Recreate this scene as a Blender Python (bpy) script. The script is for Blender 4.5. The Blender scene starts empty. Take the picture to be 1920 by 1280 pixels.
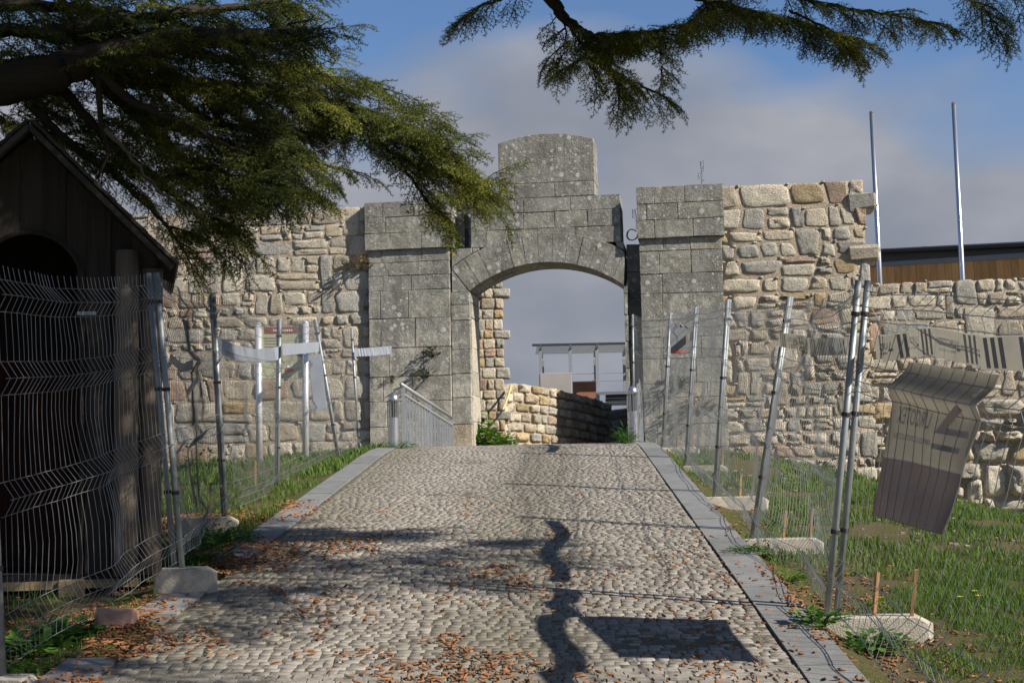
import bpy, math, random
import numpy as np
from mathutils import Vector, noise, Matrix
R = math.radians
random.seed(7); RNG = np.random.default_rng(7)
sc = bpy.context.scene
COL = sc.collection
# ------------------------------------------------------------------ camera
LENS, SENSOR = 50.0, 36.0
F = LENS/SENSOR*1920
PITCH, ROLL, CH = R(5.3), 0.02, 1.78
f_ = Vector((0, math.cos(PITCH), math.sin(PITCH)))
r0 = Vector((1, 0, 0)); u0 = Vector((0, -math.sin(PITCH), math.cos(PITCH)))
r_ = r0*math.cos(ROLL)-u0*math.sin(ROLL); u_ = u0*math.cos(ROLL)+r0*math.sin(ROLL)
CP = Vector((0, 0, CH))
cam = bpy.data.cameras.new('camera'); cam.lens = LENS; cam.sensor_width = SENSOR
cam.clip_start = .05; cam.clip_end = 9000
co = bpy.data.objects.new('camera', cam); COL.objects.link(co)
co.matrix_world = Matrix(((r_.x, u_.x, -f_.x, CP.x), (r_.y, u_.y, -f_.y, CP.y), (r_.z, u_.z, -f_.z, CP.z), (0, 0, 0, 1)))
sc.camera = co

def ray(px, py):
    return f_+r_*((px-960)/F)-u_*((py-640)/F)
def P(px, py, y):                       # a point of the photograph at a known distance y
    d = ray(px, py); return CP+d*(y/d.y)
def proj(q):
    d = Vector(q)-CP; k = d.dot(f_); return 960+F*d.dot(r_)/k, 640-F*d.dot(u_)/k
# ------------------------------------------------------------------ light
SUN_AZ, SUN_EL = R(27), R(35)         # azimuth measured from +x towards -y
sdir = Vector((math.cos(SUN_AZ)*math.cos(SUN_EL), -math.sin(SUN_AZ)*math.cos(SUN_EL), math.sin(SUN_EL)))
sun = bpy.data.lights.new('sun', 'SUN'); sun.energy = 5.0; sun.angle = R(.53); sun.color = (1, .93, .82)
so = bpy.data.objects.new('sun', sun); COL.objects.link(so)
so.rotation_euler = (-sdir).to_track_quat('-Z', 'Y').to_euler(); so.location = (20, -10, 20)
world = bpy.data.worlds.new('World'); sc.world = world; world.use_nodes = True
wt = world.node_tree; wt.nodes.clear()
def N(nt, t, **k):
    n = nt.nodes.new(t)
    for a, b in k.items():
        if a.startswith('i_'):
            key = a[2:].replace('_', ' ')
            key = int(key) if key.isdigit() else key
            n.inputs[key].default_value = b
        else: setattr(n, a, b)
    return n
def ramp(nt, pts, fac=None, interp='LINEAR'):
    n = nt.nodes.new('ShaderNodeValToRGB'); cr = n.color_ramp; cr.interpolation = interp
    while len(cr.elements) < len(pts): cr.elements.new(.5)
    for e, (p, c) in zip(cr.elements, pts):
        e.position = p; e.color = (c, c, c, 1) if isinstance(c, (int, float)) else (*c, 1)
    if fac is not None: nt.links.new(fac, n.inputs[0])
    return n.outputs[0]
def math_(nt, op, a, b=None, c=None, clamp=False):
    n = nt.nodes.new('ShaderNodeMath'); n.operation = op; n.use_clamp = clamp
    for i, v in enumerate((a, b, c)):
        if v is None: continue
        if isinstance(v, (int, float)): n.inputs[i].default_value = v
        else: nt.links.new(v, n.inputs[i])
    return n.outputs[0]
def mix(nt, fac, a, b, mode='MIX'):
    n = nt.nodes.new('ShaderNodeMix'); n.data_type = 'RGBA'; n.blend_type = mode
    for s, v in ((n.inputs[0], fac), (n.inputs[6], a), (n.inputs[7], b)):
        if isinstance(v, (int, float)): s.default_value = v
        elif isinstance(v, tuple): s.default_value = (*v, 1)
        else: nt.links.new(v, s)
    return n.outputs[2]
sky = N(wt, 'ShaderNodeTexSky', sky_type='NISHITA', sun_disc=False, sun_elevation=SUN_EL,
        sun_rotation=math.atan2(sdir.x, sdir.y), altitude=900, air_density=1.0, dust_density=.6, ozone_density=1.5)
SKY_STR = .075
tc = N(wt, 'ShaderNodeTexCoord')
sep = N(wt, 'ShaderNodeSeparateXYZ'); wt.links.new(tc.outputs['Generated'], sep.inputs[0])
mp = N(wt, 'ShaderNodeMapping'); wt.links.new(tc.outputs['Generated'], mp.inputs[0])
mp.inputs['Scale'].default_value = (1, 1, 1.9); mp.inputs['Location'].default_value = (.35, 0, .1)
n1 = N(wt, 'ShaderNodeTexNoise', i_Scale=3.6, i_Detail=4, i_Roughness=.42); wt.links.new(mp.outputs[0], n1.inputs[0])
n2 = N(wt, 'ShaderNodeTexNoise', i_Scale=7, i_Detail=5, i_Roughness=.45); wt.links.new(mp.outputs[0], n2.inputs[0])
# clouds thin out with height
m = math_(wt, 'MULTIPLY_ADD', sep.outputs[2], -1.35, n1.outputs[0])
m = math_(wt, 'ADD', m, .12)
mask = ramp(wt, [(.17, 0.0), (.33, 1.0)], m)
ccol = ramp(wt, [(.3, (2.15, 2.4, 3.0)), (.5, (2.75, 2.95, 3.5)), (.75, (3.9, 4.0, 4.4))], n2.outputs[0])
skyc = mix(wt, 1.0, sky.outputs[0], (.84, .98, 1.16), 'MULTIPLY')
wc = mix(wt, mask, skyc, ccol)
bg = N(wt, 'ShaderNodeBackground', i_Strength=SKY_STR); wt.links.new(wc, bg.inputs[0])
wo = N(wt, 'ShaderNodeOutputWorld'); wt.links.new(bg.outputs[0], wo.inputs[0])
vs = sc.view_settings
vs.view_transform = 'Standard'; vs.look = 'None'; vs.gamma = 1; vs.use_curve_mapping = False; vs.exposure = .5

# ------------------------------------------------------------------ materials
def newmat(name):
    m = bpy.data.materials.new(name); m.use_nodes = True; nt = m.node_tree; nt.nodes.clear()
    b = nt.nodes.new('ShaderNodeBsdfPrincipled'); o = nt.nodes.new('ShaderNodeOutputMaterial')
    nt.links.new(b.outputs[0], o.inputs[0]); return m, nt, b
def rnd(nt):
    oi = nt.nodes.new('ShaderNodeObjectInfo'); g = nt.nodes.new('ShaderNodeNewGeometry')
    return math_(nt, 'FRACT', math_(nt, 'MULTIPLY_ADD', g.outputs['Random Per Island'], 7.31, oi.outputs['Random']))
def objco(nt):
    g = nt.nodes.new('ShaderNodeNewGeometry'); return g.outputs['Position']
def noise_(nt, scale, detail=4, rough=.55, vec=None):
    n = N(nt, 'ShaderNodeTexNoise', i_Scale=scale, i_Detail=detail, i_Roughness=rough)
    if vec is not None: nt.links.new(vec, n.inputs[0])
    return n.outputs[0]
def bump(nt, b, h, strength, dist):
    n = N(nt, 'ShaderNodeBump', i_Strength=strength, i_Distance=dist); nt.links.new(h, n.inputs['Height'])
    nt.links.new(n.outputs[0], b.inputs['Normal'])
def scl(c, k): return tuple(x*k for x in c)
def stone_mat(name, c, var=.34, b1=.9, pits=True):
    m, nt, b = newmat(name); pos = objco(nt); r = rnd(nt)
    n = noise_(nt, 9, 5, .6, pos); nf = noise_(nt, 34, 6, .75, pos)
    c1 = ramp(nt, [(0, scl(c, 1-var)), (.35, c), (.7, (c[0]*1.08, c[1]*1.02, c[2]*.92)), (1, scl(c, 1+var))], r)
    c2 = mix(nt, ramp(nt, [(.35, 0.0), (.7, .6)], n), c1, (c[0]*1.2, c[1]*1.2, c[2]*1.2), 'MIX')
    c2 = mix(nt, ramp(nt, [(.5, 0.0), (.68, .5)], noise_(nt, 14, 5, .7, pos)), c2, (c[0]*.62, c[1]*.62, c[2]*.62))
    c3 = mix(nt, 1.0, c2, ramp(nt, [(.25, .38), (.4, .8), (.55, 1.02), (.8, 1.35)], nf), 'MULTIPLY')
    h = math_(nt, 'MULTIPLY_ADD', n, 1.1, math_(nt, 'MULTIPLY', nf, 1.3))
    if pits:
        v = N(nt, 'ShaderNodeTexVoronoi', i_Scale=26); nt.links.new(pos, v.inputs[0])
        pm = math_(nt, 'MULTIPLY', ramp(nt, [(.08, 1.0), (.2, 0.0)], v.outputs[0]), ramp(nt, [(.48, 0.0), (.56, 1.0)], noise_(nt, 5, 2, .5, pos)))
        c3 = mix(nt, pm, c3, scl(c, .3)); h = math_(nt, 'MULTIPLY_ADD', pm, -1.2, h)
    nt.links.new(c3, b.inputs['Base Color']); b.inputs['Roughness'].default_value = .93
    b.inputs['Specular IOR Level'].default_value = .2
    bump(nt, b, h, b1, .05); return m
M = {}
M['tan'] = stone_mat('tan limestone', (.58, .505, .395))
M['cream'] = stone_mat('cream limestone', (.66, .60, .49))
M['greyst'] = stone_mat('grey limestone', (.47, .45, .405))
M['pink'] = stone_mat('reddish sandstone', (.50, .37, .28), pits=False)
M['ochre'] = stone_mat('ochre stone', (.52, .41, .25), pits=False)
M['mortar'] = stone_mat('lime mortar', (.56, .475, .375), .12, 1.0)
def ashlar_mat(name, dark, lichen=.5, pale=(.55, .51, .43), zpale=(3.2, 5.4)):
    m, nt, b = newmat(name); pos = objco(nt); r = rnd(nt)
    base = ramp(nt, [(0, scl(dark, .9)), (.5, dark), (1, (dark[0]*1.14, dark[1]*1.12, dark[2]*1.06))], r)
    sp = N(nt, 'ShaderNodeSeparateXYZ'); nt.links.new(pos, sp.inputs[0])
    big = noise_(nt, 1.3, 5, .6, pos); mid = noise_(nt, 7, 5, .65, pos); fine = noise_(nt, 60, 5, .7, pos)
    # paler clean stone low on the wall, grey crust above
    zz = N(nt, 'ShaderNodeMapRange'); nt.links.new(sp.outputs[2], zz.inputs[0])
    zz.inputs[1].default_value = zpale[1]; zz.inputs[2].default_value = zpale[0]; 
    pf = math_(nt, 'ADD', math_(nt, 'MULTIPLY_ADD', math_(nt, 'SUBTRACT', mid, .5), 2.2, zz.outputs[0]), math_(nt, 'MULTIPLY_ADD', big, 2.6, -1.3))
    pf = math_(nt, 'ADD', pf, math_(nt, 'MULTIPLY_ADD', r, .5, -.25))
    col = mix(nt, math_(nt, 'MULTIPLY', ramp(nt, [(.35, 0.0), (.75, .9)], pf), 1.0), base, pale)
    # streaks
    mpn = N(nt, 'ShaderNodeMapping'); mpn.inputs['Scale'].default_value = (5, 5, .6); nt.links.new(pos, mpn.inputs[0])
    st = noise_(nt, 1.6, 4, .6, mpn.outputs[0])
    blotch = ramp(nt, [(.42, 0.0), (.6, .75)], noise_(nt, 2.6, 6, .72, pos)); col = mix(nt, blotch, col, (dark[0]*.52, dark[1]*.52, dark[2]*.48))
    col = mix(nt, ramp(nt, [(.5, 0.0), (.7, .55)], st), col, scl(dark, .45))
    col = mix(nt, 1.0, col, ramp(nt, [(.25, .45), (.45, .95), (.75, 1.4)], fine), 'MULTIPLY')
    # lichen rosettes of several sizes
    for sc_, th, am in ((6, .24, lichen), (12, .25, lichen*.95), (24, .27, lichen*.85)):
        v = N(nt, 'ShaderNodeTexVoronoi', i_Scale=sc_); nt.links.new(pos, v.inputs[0])
        wv = math_(nt, 'ADD', v.outputs[0], math_(nt, 'MULTIPLY_ADD', fine, .18, -.09))
        d = ramp(nt, [(th, 1.0), (th+.05, 0.0)], wv)
        csep = N(nt, 'ShaderNodeSeparateColor'); nt.links.new(v.outputs['Color'], csep.inputs[0])
        on = math_(nt, 'GREATER_THAN', csep.outputs[0], .48)
        mk = math_(nt, 'MULTIPLY', math_(nt, 'MULTIPLY', d, on), ramp(nt, [(.41, 0.0), (.56, am)], noise_(nt, 1.3+sc_*.05, 3, .6, pos)))
        lc = mix(nt, math_(nt, 'GREATER_THAN', csep.outputs[1], .9), (.56, .56, .5), (.5, .34, .13))
        col = mix(nt, mk, col, lc)
    nt.links.new(col, b.inputs['Base Color']); b.inputs['Roughness'].default_value = .95
    b.inputs['Specular IOR Level'].default_value = .15
    bump(nt, b, math_(nt, 'ADD', math_(nt, 'MULTIPLY', mid, 1.8), fine), .9, .03); return m
M['ashlar'] = ashlar_mat('weathered grey ashlar', (.325, .318, .288), .95)
M['ashlar_pale'] = ashlar_mat('clean pale ashlar', (.39, .375, .325), .5)
M['ashlar_warm'] = ashlar_mat('warm sandstone blocks', (.46, .385, .28), .3, (.54, .46, .35))
def plain(name, c, rough=.6, metal=0, var=.15, nscale=20, bmp=0, bscale=60, spec=.5):
    m, nt, b = newmat(name); tc = N(nt, 'ShaderNodeTexCoord')
    n = noise_(nt, nscale, 4, .6, tc.outputs['Object'])
    r = rnd(nt)
    f = math_(nt, 'ADD', n, math_(nt, 'MULTIPLY_ADD', r, .3, -.15))
    nt.links.new(ramp(nt, [(.25, scl(c, 1-var)), (.75, scl(c, 1+var))], f), b.inputs['Base Color'])
    b.inputs['Roughness'].default_value = rough; b.inputs['Metallic'].default_value = metal
    b.inputs['Specular IOR Level'].default_value = spec
    if bmp: bump(nt, b, noise_(nt, bscale, 4, .6, tc.outputs['Object']), bmp, .01)
    return m
M['galv'] = plain('galvanised tube', (.30, .325, .335), .5, .5, .28, 9, .1)
M['wire'] = plain('galvanised wire', (.27, .28, .28), .45, .6, .2, 5)
M['steel'] = plain('brushed steel', (.62, .62, .63), .3, .9, .08, 14)
M['whitepost'] = plain('pale aluminium post', (.74, .75, .78), .35, .45, .05, 8)
M['railpaint'] = plain('grey painted steel', (.36, .38, .40), .45, .4, .08)
M['darkmetal'] = plain('dark sheet metal', (.055, .06, .068), .5, .3, .2)
M['zinc'] = plain('zinc roof edge', (.20, .21, .23), .4, .6, .1)
M['concrete'] = plain('cast concrete foot', (.44, .40, .33), .92, 0, .22, 14, .9, 90, .2)
M['brickblock'] = plain('reddish stone block', (.36, .22, .17), .9, 0, .2, 12, .8, 60, .2)
M['slate'] = plain('blue grey stone slab', (.205, .208, .205), .75, 0, .2, 6, .3, 40, .3)
M['tape'] = plain('white plastic tape', (.56, .60, .66), .5, 0, .08, 5)
M['tapegrey'] = plain('printed site tape', (.62, .60, .54), .55, 0, .08, 5)
M['tapestripe'] = plain('dark tape print', (.20, .19, .195), .55, 0, .05, 5)
M['bannerface'] = plain('banner back cream', (.47, .445, .39), .6, 0, .06, 5)
M['bannerlow'] = plain('banner back mauve', (.31, .272, .265), .6, 0, .06, 5)
M['bannerink'] = plain('show-through print', (.35, .335, .29), .6, 0, .05, 5)
M['bannerinkred'] = plain('show-through reddish print', (.37, .30, .27), .6, 0, .05, 5)
M['bannerfaint'] = plain('faint pale print', (.36, .31, .31), .6, 0, .05, 5)
for _k in ('tape', 'tapegrey', 'bannerface', 'bannerlow'):
    _nt = M[_k].node_tree; _b = [n for n in _nt.nodes if n.type == 'BSDF_PRINCIPLED'][0]; _o = [n for n in _nt.nodes if n.type == 'OUTPUT_MATERIAL'][0]
    _t = _nt.nodes.new('ShaderNodeBsdfTranslucent'); _nt.links.new(_b.inputs['Base Color'].links[0].from_socket, _t.inputs[0])
    _m = _nt.nodes.new('ShaderNodeMixShader'); _m.inputs[0].default_value = .55
    _nt.links.new(_b.outputs[0], _m.inputs[1]); _nt.links.new(_t.outputs[0], _m.inputs[2]); _nt.links.new(_m.outputs[0], _o.inputs[0])
M['boardcream'] = plain('faded board print', (.50, .50, .34), .5, 0, .1, 4)
M['maroon'] = plain('maroon print', (.28, .06, .05), .5, 0, .1, 5)
M['greyboard'] = plain('grey printed board', (.20, .21, .225), .5, 0, .08, 5)
M['redline'] = plain('red print', (.55, .12, .08), .5)
M['whiteprint'] = plain('white print', (.75, .75, .75), .5)
M['yellowpipe'] = plain('yellow hose', (.62, .48, .20), .6)
M['rust'] = plain('rusty panel', (.30, .125, .07), .8, 0, .2, 3)
M['panelgrey'] = plain('unpainted board', (.34, .315, .30), .8, 0, .08, 2)
M['black'] = plain('black cable', (.02, .02, .022), .6)
M['teal'] = plain('green cord', (.02, .16, .13), .6)
def wood_mat(name, c, axis=2, var=.35):
    m, nt, b = newmat(name); tc = N(nt, 'ShaderNodeTexCoord'); mp = N(nt, 'ShaderNodeMapping')
    s = [22, 22, 22]; s[axis] = 1.2; mp.inputs['Scale'].default_value = s
    nt.links.new(tc.outputs['Object'], mp.inputs[0]); n = noise_(nt, 1.5, 6, .65, mp.outputs[0]); r = rnd(nt)
    f = math_(nt, 'ADD', n, math_(nt, 'MULTIPLY_ADD', r, .4, -.2))
    nt.links.new(ramp(nt, [(.25, scl(c, 1-var)), (.5, c), (.8, scl(c, 1+var))], f), b.inputs['Base Color'])
    b.inputs['Roughness'].default_value = .8; b.inputs['Specular IOR Level'].default_value = .2
    bump(nt, b, n, .6, .01); return m
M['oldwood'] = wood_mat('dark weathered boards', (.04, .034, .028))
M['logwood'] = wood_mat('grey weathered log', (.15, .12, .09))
M['doorwood'] = wood_mat('brown interior boards', (.07, .03, .017))
M['palewood'] = wood_mat('pale raw timber', (.36, .27, .15), 0)
M['stake'] = wood_mat('orange pine stake', (.42, .24, .115))
M['stakedark'] = wood_mat('old brown stake', (.24, .155, .09))
M['cladding'] = wood_mat('orange timber cladding', (.62, .33, .135), 2, .3)
M['bark'] = wood_mat('cedar bark', (.035, .028, .021), 0, .4)
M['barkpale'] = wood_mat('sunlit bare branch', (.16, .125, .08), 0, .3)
M['roofwood'] = wood_mat('mossy roof board', (.06, .056, .047), 0)
def leaf_mat(name, cs, transl=.25, rough=.6):
    m, nt, b = newmat(name); r = rnd(nt)
    pos = objco(nt); n = noise_(nt, 1.2, 3, .6, pos)
    f = math_(nt, 'ADD', math_(nt, 'MULTIPLY', r, .5), math_(nt, 'MULTIPLY_ADD', n, 1.2, -.35), clamp=True)
    k = len(cs)-1; c = ramp(nt, [(i/k, x) for i, x in enumerate(cs)], f)
    nt.links.new(c, b.inputs['Base Color']); b.inputs['Roughness'].default_value = rough
    b.inputs['Specular IOR Level'].default_value = .25
    t = nt.nodes.new('ShaderNodeBsdfTranslucent'); nt.links.new(c, t.inputs[0])
    mx = nt.nodes.new('ShaderNodeMixShader'); mx.inputs[0].default_value = transl
    nt.links.new(b.outputs[0], mx.inputs[1]); nt.links.new(t.outputs[0], mx.inputs[2])
    o = [x for x in nt.nodes if x.type == 'OUTPUT_MATERIAL'][0]; nt.links.new(mx.outputs[0], o.inputs[0]); return m
M['needles'] = leaf_mat('cedar needles', [(.018, .035, .013), (.075, .105, .024), (.45, .43, .06)], .3)
M['grass'] = leaf_mat('grass blades', [(.055, .115, .018), (.10, .185, .03), (.20, .21, .055)], .3)
M['drygrass'] = leaf_mat('dry stalks', [(.26, .18, .09), (.34, .26, .14)], .2)
M['weed'] = leaf_mat('weed leaves', [(.05, .12, .025), (.08, .19, .03), (.15, .26, .05)], .3)
M['ivy'] = leaf_mat('ivy leaves', [(.05, .13, .015), (.11, .24, .02), (.2, .33, .04)], .3)
M['darkweed'] = leaf_mat('wall plant leaves', [(.04, .06, .022), (.075, .10, .035)], .2)
M['catkin'] = leaf_mat('fallen cedar catkins', [(.10, .05, .028), (.26, .115, .05), (.41, .21, .10)], .05, .8)
M['pebble'] = stone_mat('pale pebbles', (.3, .26, .2), .3, .5, False)
def sett_mat():
    m, nt, b = newmat('granite setts'); pos = objco(nt); r = rnd(nt)
    sp = N(nt, 'ShaderNodeSeparateXYZ'); nt.links.new(pos, sp.inputs[0])
    base = ramp(nt, [(0, (.23, .205, .175)), (.3, (.285, .258, .222)), (.75, (.33, .30, .258)), (1, (.385, .35, .30))], r)
    fine = noise_(nt, 70, 5, .7, pos); big = noise_(nt, .8, 4, .6, pos)
    col = mix(nt, 1.0, base, ramp(nt, [(.25, .6), (.5, 1.0), (.75, 1.25)], fine), 'MULTIPLY')
    # worn wheel tracks are cleaner, the middle is mossy
    xo = math_(nt, 'SUBTRACT', sp.outputs[0], math_(nt, 'MULTIPLY', sp.outputs[1], .029))
    moss = math_(nt, 'SUBTRACT', 1.0, math_(nt, 'MINIMUM', math_(nt, 'ABSOLUTE', math_(nt, 'ADD', xo, 1.25)), math_(nt, 'ABSOLUTE', math_(nt, 'SUBTRACT', xo, .75))))
    moss = math_(nt, 'SUBTRACT', 1.0, moss)
    mk = ramp(nt, [(.45, 0.0), (.85, .5)], math_(nt, 'ADD', math_(nt, 'MULTIPLY', moss, .6), math_(nt, 'MULTIPLY', big, .6)))
    col = mix(nt, mk, col, (.12, .115, .075))
    dirt = ramp(nt, [(.5, 0.0), (.66, .75)], noise_(nt, 9, 5, .7, pos)); col = mix(nt, dirt, col, (.12, .095, .065))
    nt.links.new(col, b.inputs['Base Color']); b.inputs['Roughness'].default_value = .85
    b.inputs['Specular IOR Level'].default_value = .3
    bump(nt, b, fine, .45, .010); return m
M['sett'] = sett_mat()
def ground_mat(name, cs, scale):
    m, nt, b = newmat(name); pos = objco(nt); n = noise_(nt, scale, 6, .65, pos); nf = noise_(nt, 45, 5, .7, pos)
    k = len(cs)-1; c = ramp(nt, [(.25+.5*i/k, x) for i, x in enumerate(cs)], n)
    c = mix(nt, 1.0, c, ramp(nt, [(.25, .5), (.5, 1.0), (.75, 1.4)], nf), 'MULTIPLY')
    nt.links.new(c, b.inputs['Base Color']); b.inputs['Roughness'].default_value = .95
    b.inputs['Specular IOR Level'].default_value = .1
    bump(nt, b, nf, .9, .03); return m
M['soil'] = ground_mat('turf soil', [(.055, .07, .022), (.09, .10, .03), (.13, .105, .055), (.17, .12, .07)], 1.6)
M['ashjoint'] = stone_mat('ashlar joint mortar', (.24, .22, .18), .1, .8)
M['joint'] = ground_mat('sandy mossy joints', [(.12, .11, .075), (.18, .16, .12), (.24, .21, .165)], 2.5)

# ------------------------------------------------------------------ mesh helpers
def mesh(name, vs, fs, smooth=False):
    me = bpy.data.meshes.new(name)
    if isinstance(vs, np.ndarray) and isinstance(fs, np.ndarray):
        nv, nf, k = len(vs), len(fs), fs.shape[1]
        me.vertices.add(nv); me.vertices.foreach_set('co', vs.astype(np.float32).ravel())
        me.loops.add(nf*k); me.loops.foreach_set('vertex_index', fs.astype(np.int32).ravel())
        me.polygons.add(nf); me.polygons.foreach_set('loop_start', np.arange(0, nf*k, k, dtype=np.int32))
        me.update(calc_edges=True)
    else:
        me.from_pydata([tuple(v) for v in vs], [], fs); me.update()
    if smooth: me.polygons.foreach_set('use_smooth', [True]*len(me.polygons))
    return me
def link(name, me, mat=None, parent=None, loc=None, rot=None, kind=None):
    o = bpy.data.objects.new(name, me)
    if mat is not None and me is not None and not me.materials: me.materials.append(M[mat] if isinstance(mat, str) else mat)
    COL.objects.link(o)
    if parent: o.parent = parent
    if loc is not None: o.location = loc
    if rot is not None: o.rotation_euler = rot
    if kind: o['kind'] = kind
    return o
def tag(o, label=None, cat=None, group=None, kind=None):
    if label: o['label'] = label
    if cat: o['category'] = cat
    if group: o['group'] = group
    if kind: o['kind'] = kind
    return o
def thing(name, label, cat, loc=(0, 0, 0), rz=0, group=None):
    o = link(name, None, loc=loc, rot=(0, 0, rz)); return tag(o, label, cat, group)
class MB:
    def __init__(s): s.v = []; s.f = []
    def add(s, vs, fs):
        n = len(s.v); s.v += [tuple(v) for v in vs]; s.f += [tuple(i+n for i in f) for f in fs]
    def box(s, a, b, ch=0.0, jit=0.0):
        a, b = [min(p, q) for p, q in zip(a, b)], [max(p, q) for p, q in zip(a, b)]
        if ch <= 0:
            vs = [(x, y, z) for z in (a[2], b[2]) for y in (a[1], b[1]) for x in (a[0], b[0])]
            s.add(vs, [(0, 2, 3, 1), (4, 5, 7, 6), (0, 1, 5, 4), (2, 6, 7, 3), (0, 4, 6, 2), (1, 3, 7, 5)]); return
        c = [min(ch, (b[i]-a[i])*.3) for i in range(3)]
        vs = []; idx = {}
        for k in (0, 1):
            for j in (0, 1):
                for i in (0, 1):
                    cor = [(a, b)[i][0], (a, b)[j][1], (a, b)[k][2]]; sg = [1-2*i, 1-2*j, 1-2*k]
                    for ax in range(3):
                        p = [cor[q]+(0 if q == ax else sg[q]*c[q]) for q in range(3)]
                        idx[(i, j, k, ax)] = len(vs)
                        vs.append([x+random.uniform(-jit, jit) for x in p])
        g = lambda i, j, k, ax: idx[(i, j, k, ax)]
        fs = [(g(0,0,0,0), g(0,0,1,0), g(0,1,1,0), g(0,1,0,0)), (g(1,0,0,0), g(1,1,0,0), g(1,1,1,0), g(1,0,1,0)),
              (g(0,0,0,1), g(1,0,0,1), g(1,0,1,1), g(0,0,1,1)), (g(0,1,0,1), g(0,1,1,1), g(1,1,1,1), g(1,1,0,1)),
              (g(0,0,0,2), g(0,1,0,2), g(1,1,0,2), g(1,0,0,2)), (g(0,0,1,2), g(1,0,1,2), g(1,1,1,2), g(0,1,1,2))]
        for j in (0, 1):
            for k in (0, 1): fs.append((g(0,j,k,1), g(1,j,k,1), g(1,j,k,2), g(0,j,k,2)))
        for i in (0, 1):
            for k in (0, 1): fs.append((g(i,0,k,0), g(i,1,k,0), g(i,1,k,2), g(i,0,k,2)))
        for i in (0, 1):
            for j in (0, 1): fs.append((g(i,j,0,0), g(i,j,1,0), g(i,j,1,1), g(i,j,0,1)))
        for i in (0, 1):
            for j in (0, 1):
                for k in (0, 1): fs.append((g(i,j,k,0), g(i,j,k,1), g(i,j,k,2)))
        s.add(vs, fs)
    def tube(s, pts, r, n=8, caps=True):
        pts = [Vector(p) for p in pts]; m = len(pts); base = len(s.v); up = Vector((0, 0, 1))
        rs = r if isinstance(r, (list, tuple)) else [r]*m
        prev = None
        for i, p in enumerate(pts):
            d = (pts[min(i+1, m-1)]-pts[max(i-1, 0)]); 
            if d.length < 1e-9: d = Vector((0, 0, 1))
            d.normalize()
            if prev is None:
                a = d.cross(up if abs(d.z) < .9 else Vector((1, 0, 0))).normalized()
            else:
                a = (prev-d*prev.dot(d)).normalized()
            prev = a; b = d.cross(a)
            for k in range(n):
                t = 2*math.pi*k/n; q = p+(a*math.cos(t)+b*math.sin(t))*rs[i]; s.v.append(tuple(q))
        for i in range(m-1):
            for k in range(n):
                k2 = (k+1) % n
                s.f.append((base+i*n+k, base+i*n+k2, base+(i+1)*n+k2, base+(i+1)*n+k))
        if caps and n > 2:
            s.f.append(tuple(base+k for k in reversed(range(n)))); s.f.append(tuple(base+(m-1)*n+k for k in range(n)))
    def beam(s, a, b, w, h, up=(0, 0, 1)):
        a, b = Vector(a), Vector(b); d = (b-a).normalized(); u = Vector(up)
        x = d.cross(u)
        if x.length < 1e-4: x = d.cross(Vector((0, 1, 0)))
        x.normalize(); z = x.cross(d)
        vs = [p+x*sx*w/2+z*sz*h/2 for p in (a, b) for sx, sz in ((-1, -1), (1, -1), (1, 1), (-1, 1))]
        s.add(vs, [(3, 2, 1, 0), (4, 5, 6, 7), (0, 1, 5, 4), (1, 2, 6, 5), (2, 3, 7, 6), (3, 0, 4, 7)])
    def lathe(s, prof, n=20, c=(0, 0, 0)):
        base = len(s.v)
        for r, z in prof:
            for k in range(n):
                t = 2*math.pi*k/n; s.v.append((c[0]+r*math.cos(t), c[1]+r*math.sin(t), c[2]+z))
        for i in range(len(prof)-1):
            for k in range(n):
                k2 = (k+1) % n; s.f.append((base+i*n+k, base+i*n+k2, base+(i+1)*n+k2, base+(i+1)*n+k))
        s.f.append(tuple(base+k for k in reversed(range(n)))); s.f.append(tuple(base+(len(prof)-1)*n+k for k in range(n)))
    def prism(s, poly, y0, y1, ch=0.0):            # polygon in x,z pulled along y (y0 is the visible front)
        n = len(poly)
        if ch > 0:
            cx = sum(p[0] for p in poly)/n; cz = sum(p[1] for p in poly)/n
            mx = max(abs(p[0]-cx) for p in poly)+1e-6; mz = max(abs(p[1]-cz) for p in poly)+1e-6
            q = [(cx+(x-cx)*(1-ch/mx), cz+(z-cz)*(1-ch/mz)) for x, z in poly]
            vs = [(x, y0, z) for x, z in q]+[(x, y0+ch, z) for x, z in poly]+[(x, y1, z) for x, z in poly]
            fs = [tuple(range(n)), tuple(reversed(range(2*n, 3*n)))]
            for L in (0, 1):
                for i in range(n):
                    j = (i+1) % n; fs.append((L*n+i, (L+1)*n+i, (L+1)*n+j, L*n+j))
        else:
            vs = [(x, y0, z) for x, z in poly]+[(x, y1, z) for x, z in poly]
            fs = [tuple(range(n)), tuple(reversed(range(n, 2*n)))]+[(i, n+i, n+(i+1) % n, (i+1) % n) for i in range(n)]
        s.add(vs, fs)
    def build(s, name, mat=None, parent=None, smooth=False, kind=None, loc=None, rot=None):
        return link(name, mesh(name, s.v, s.f, smooth), mat, parent, loc, rot, kind)
def sstep(a, b, x):
    t = min(1, max(0, (x-a)/(b-a))); return t*t*(3-2*t)
def lerp(a, b, t): return a+(b-a)*t
def nz(x, y, z=0): return noise.noise(Vector((x, y, z)))

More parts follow.
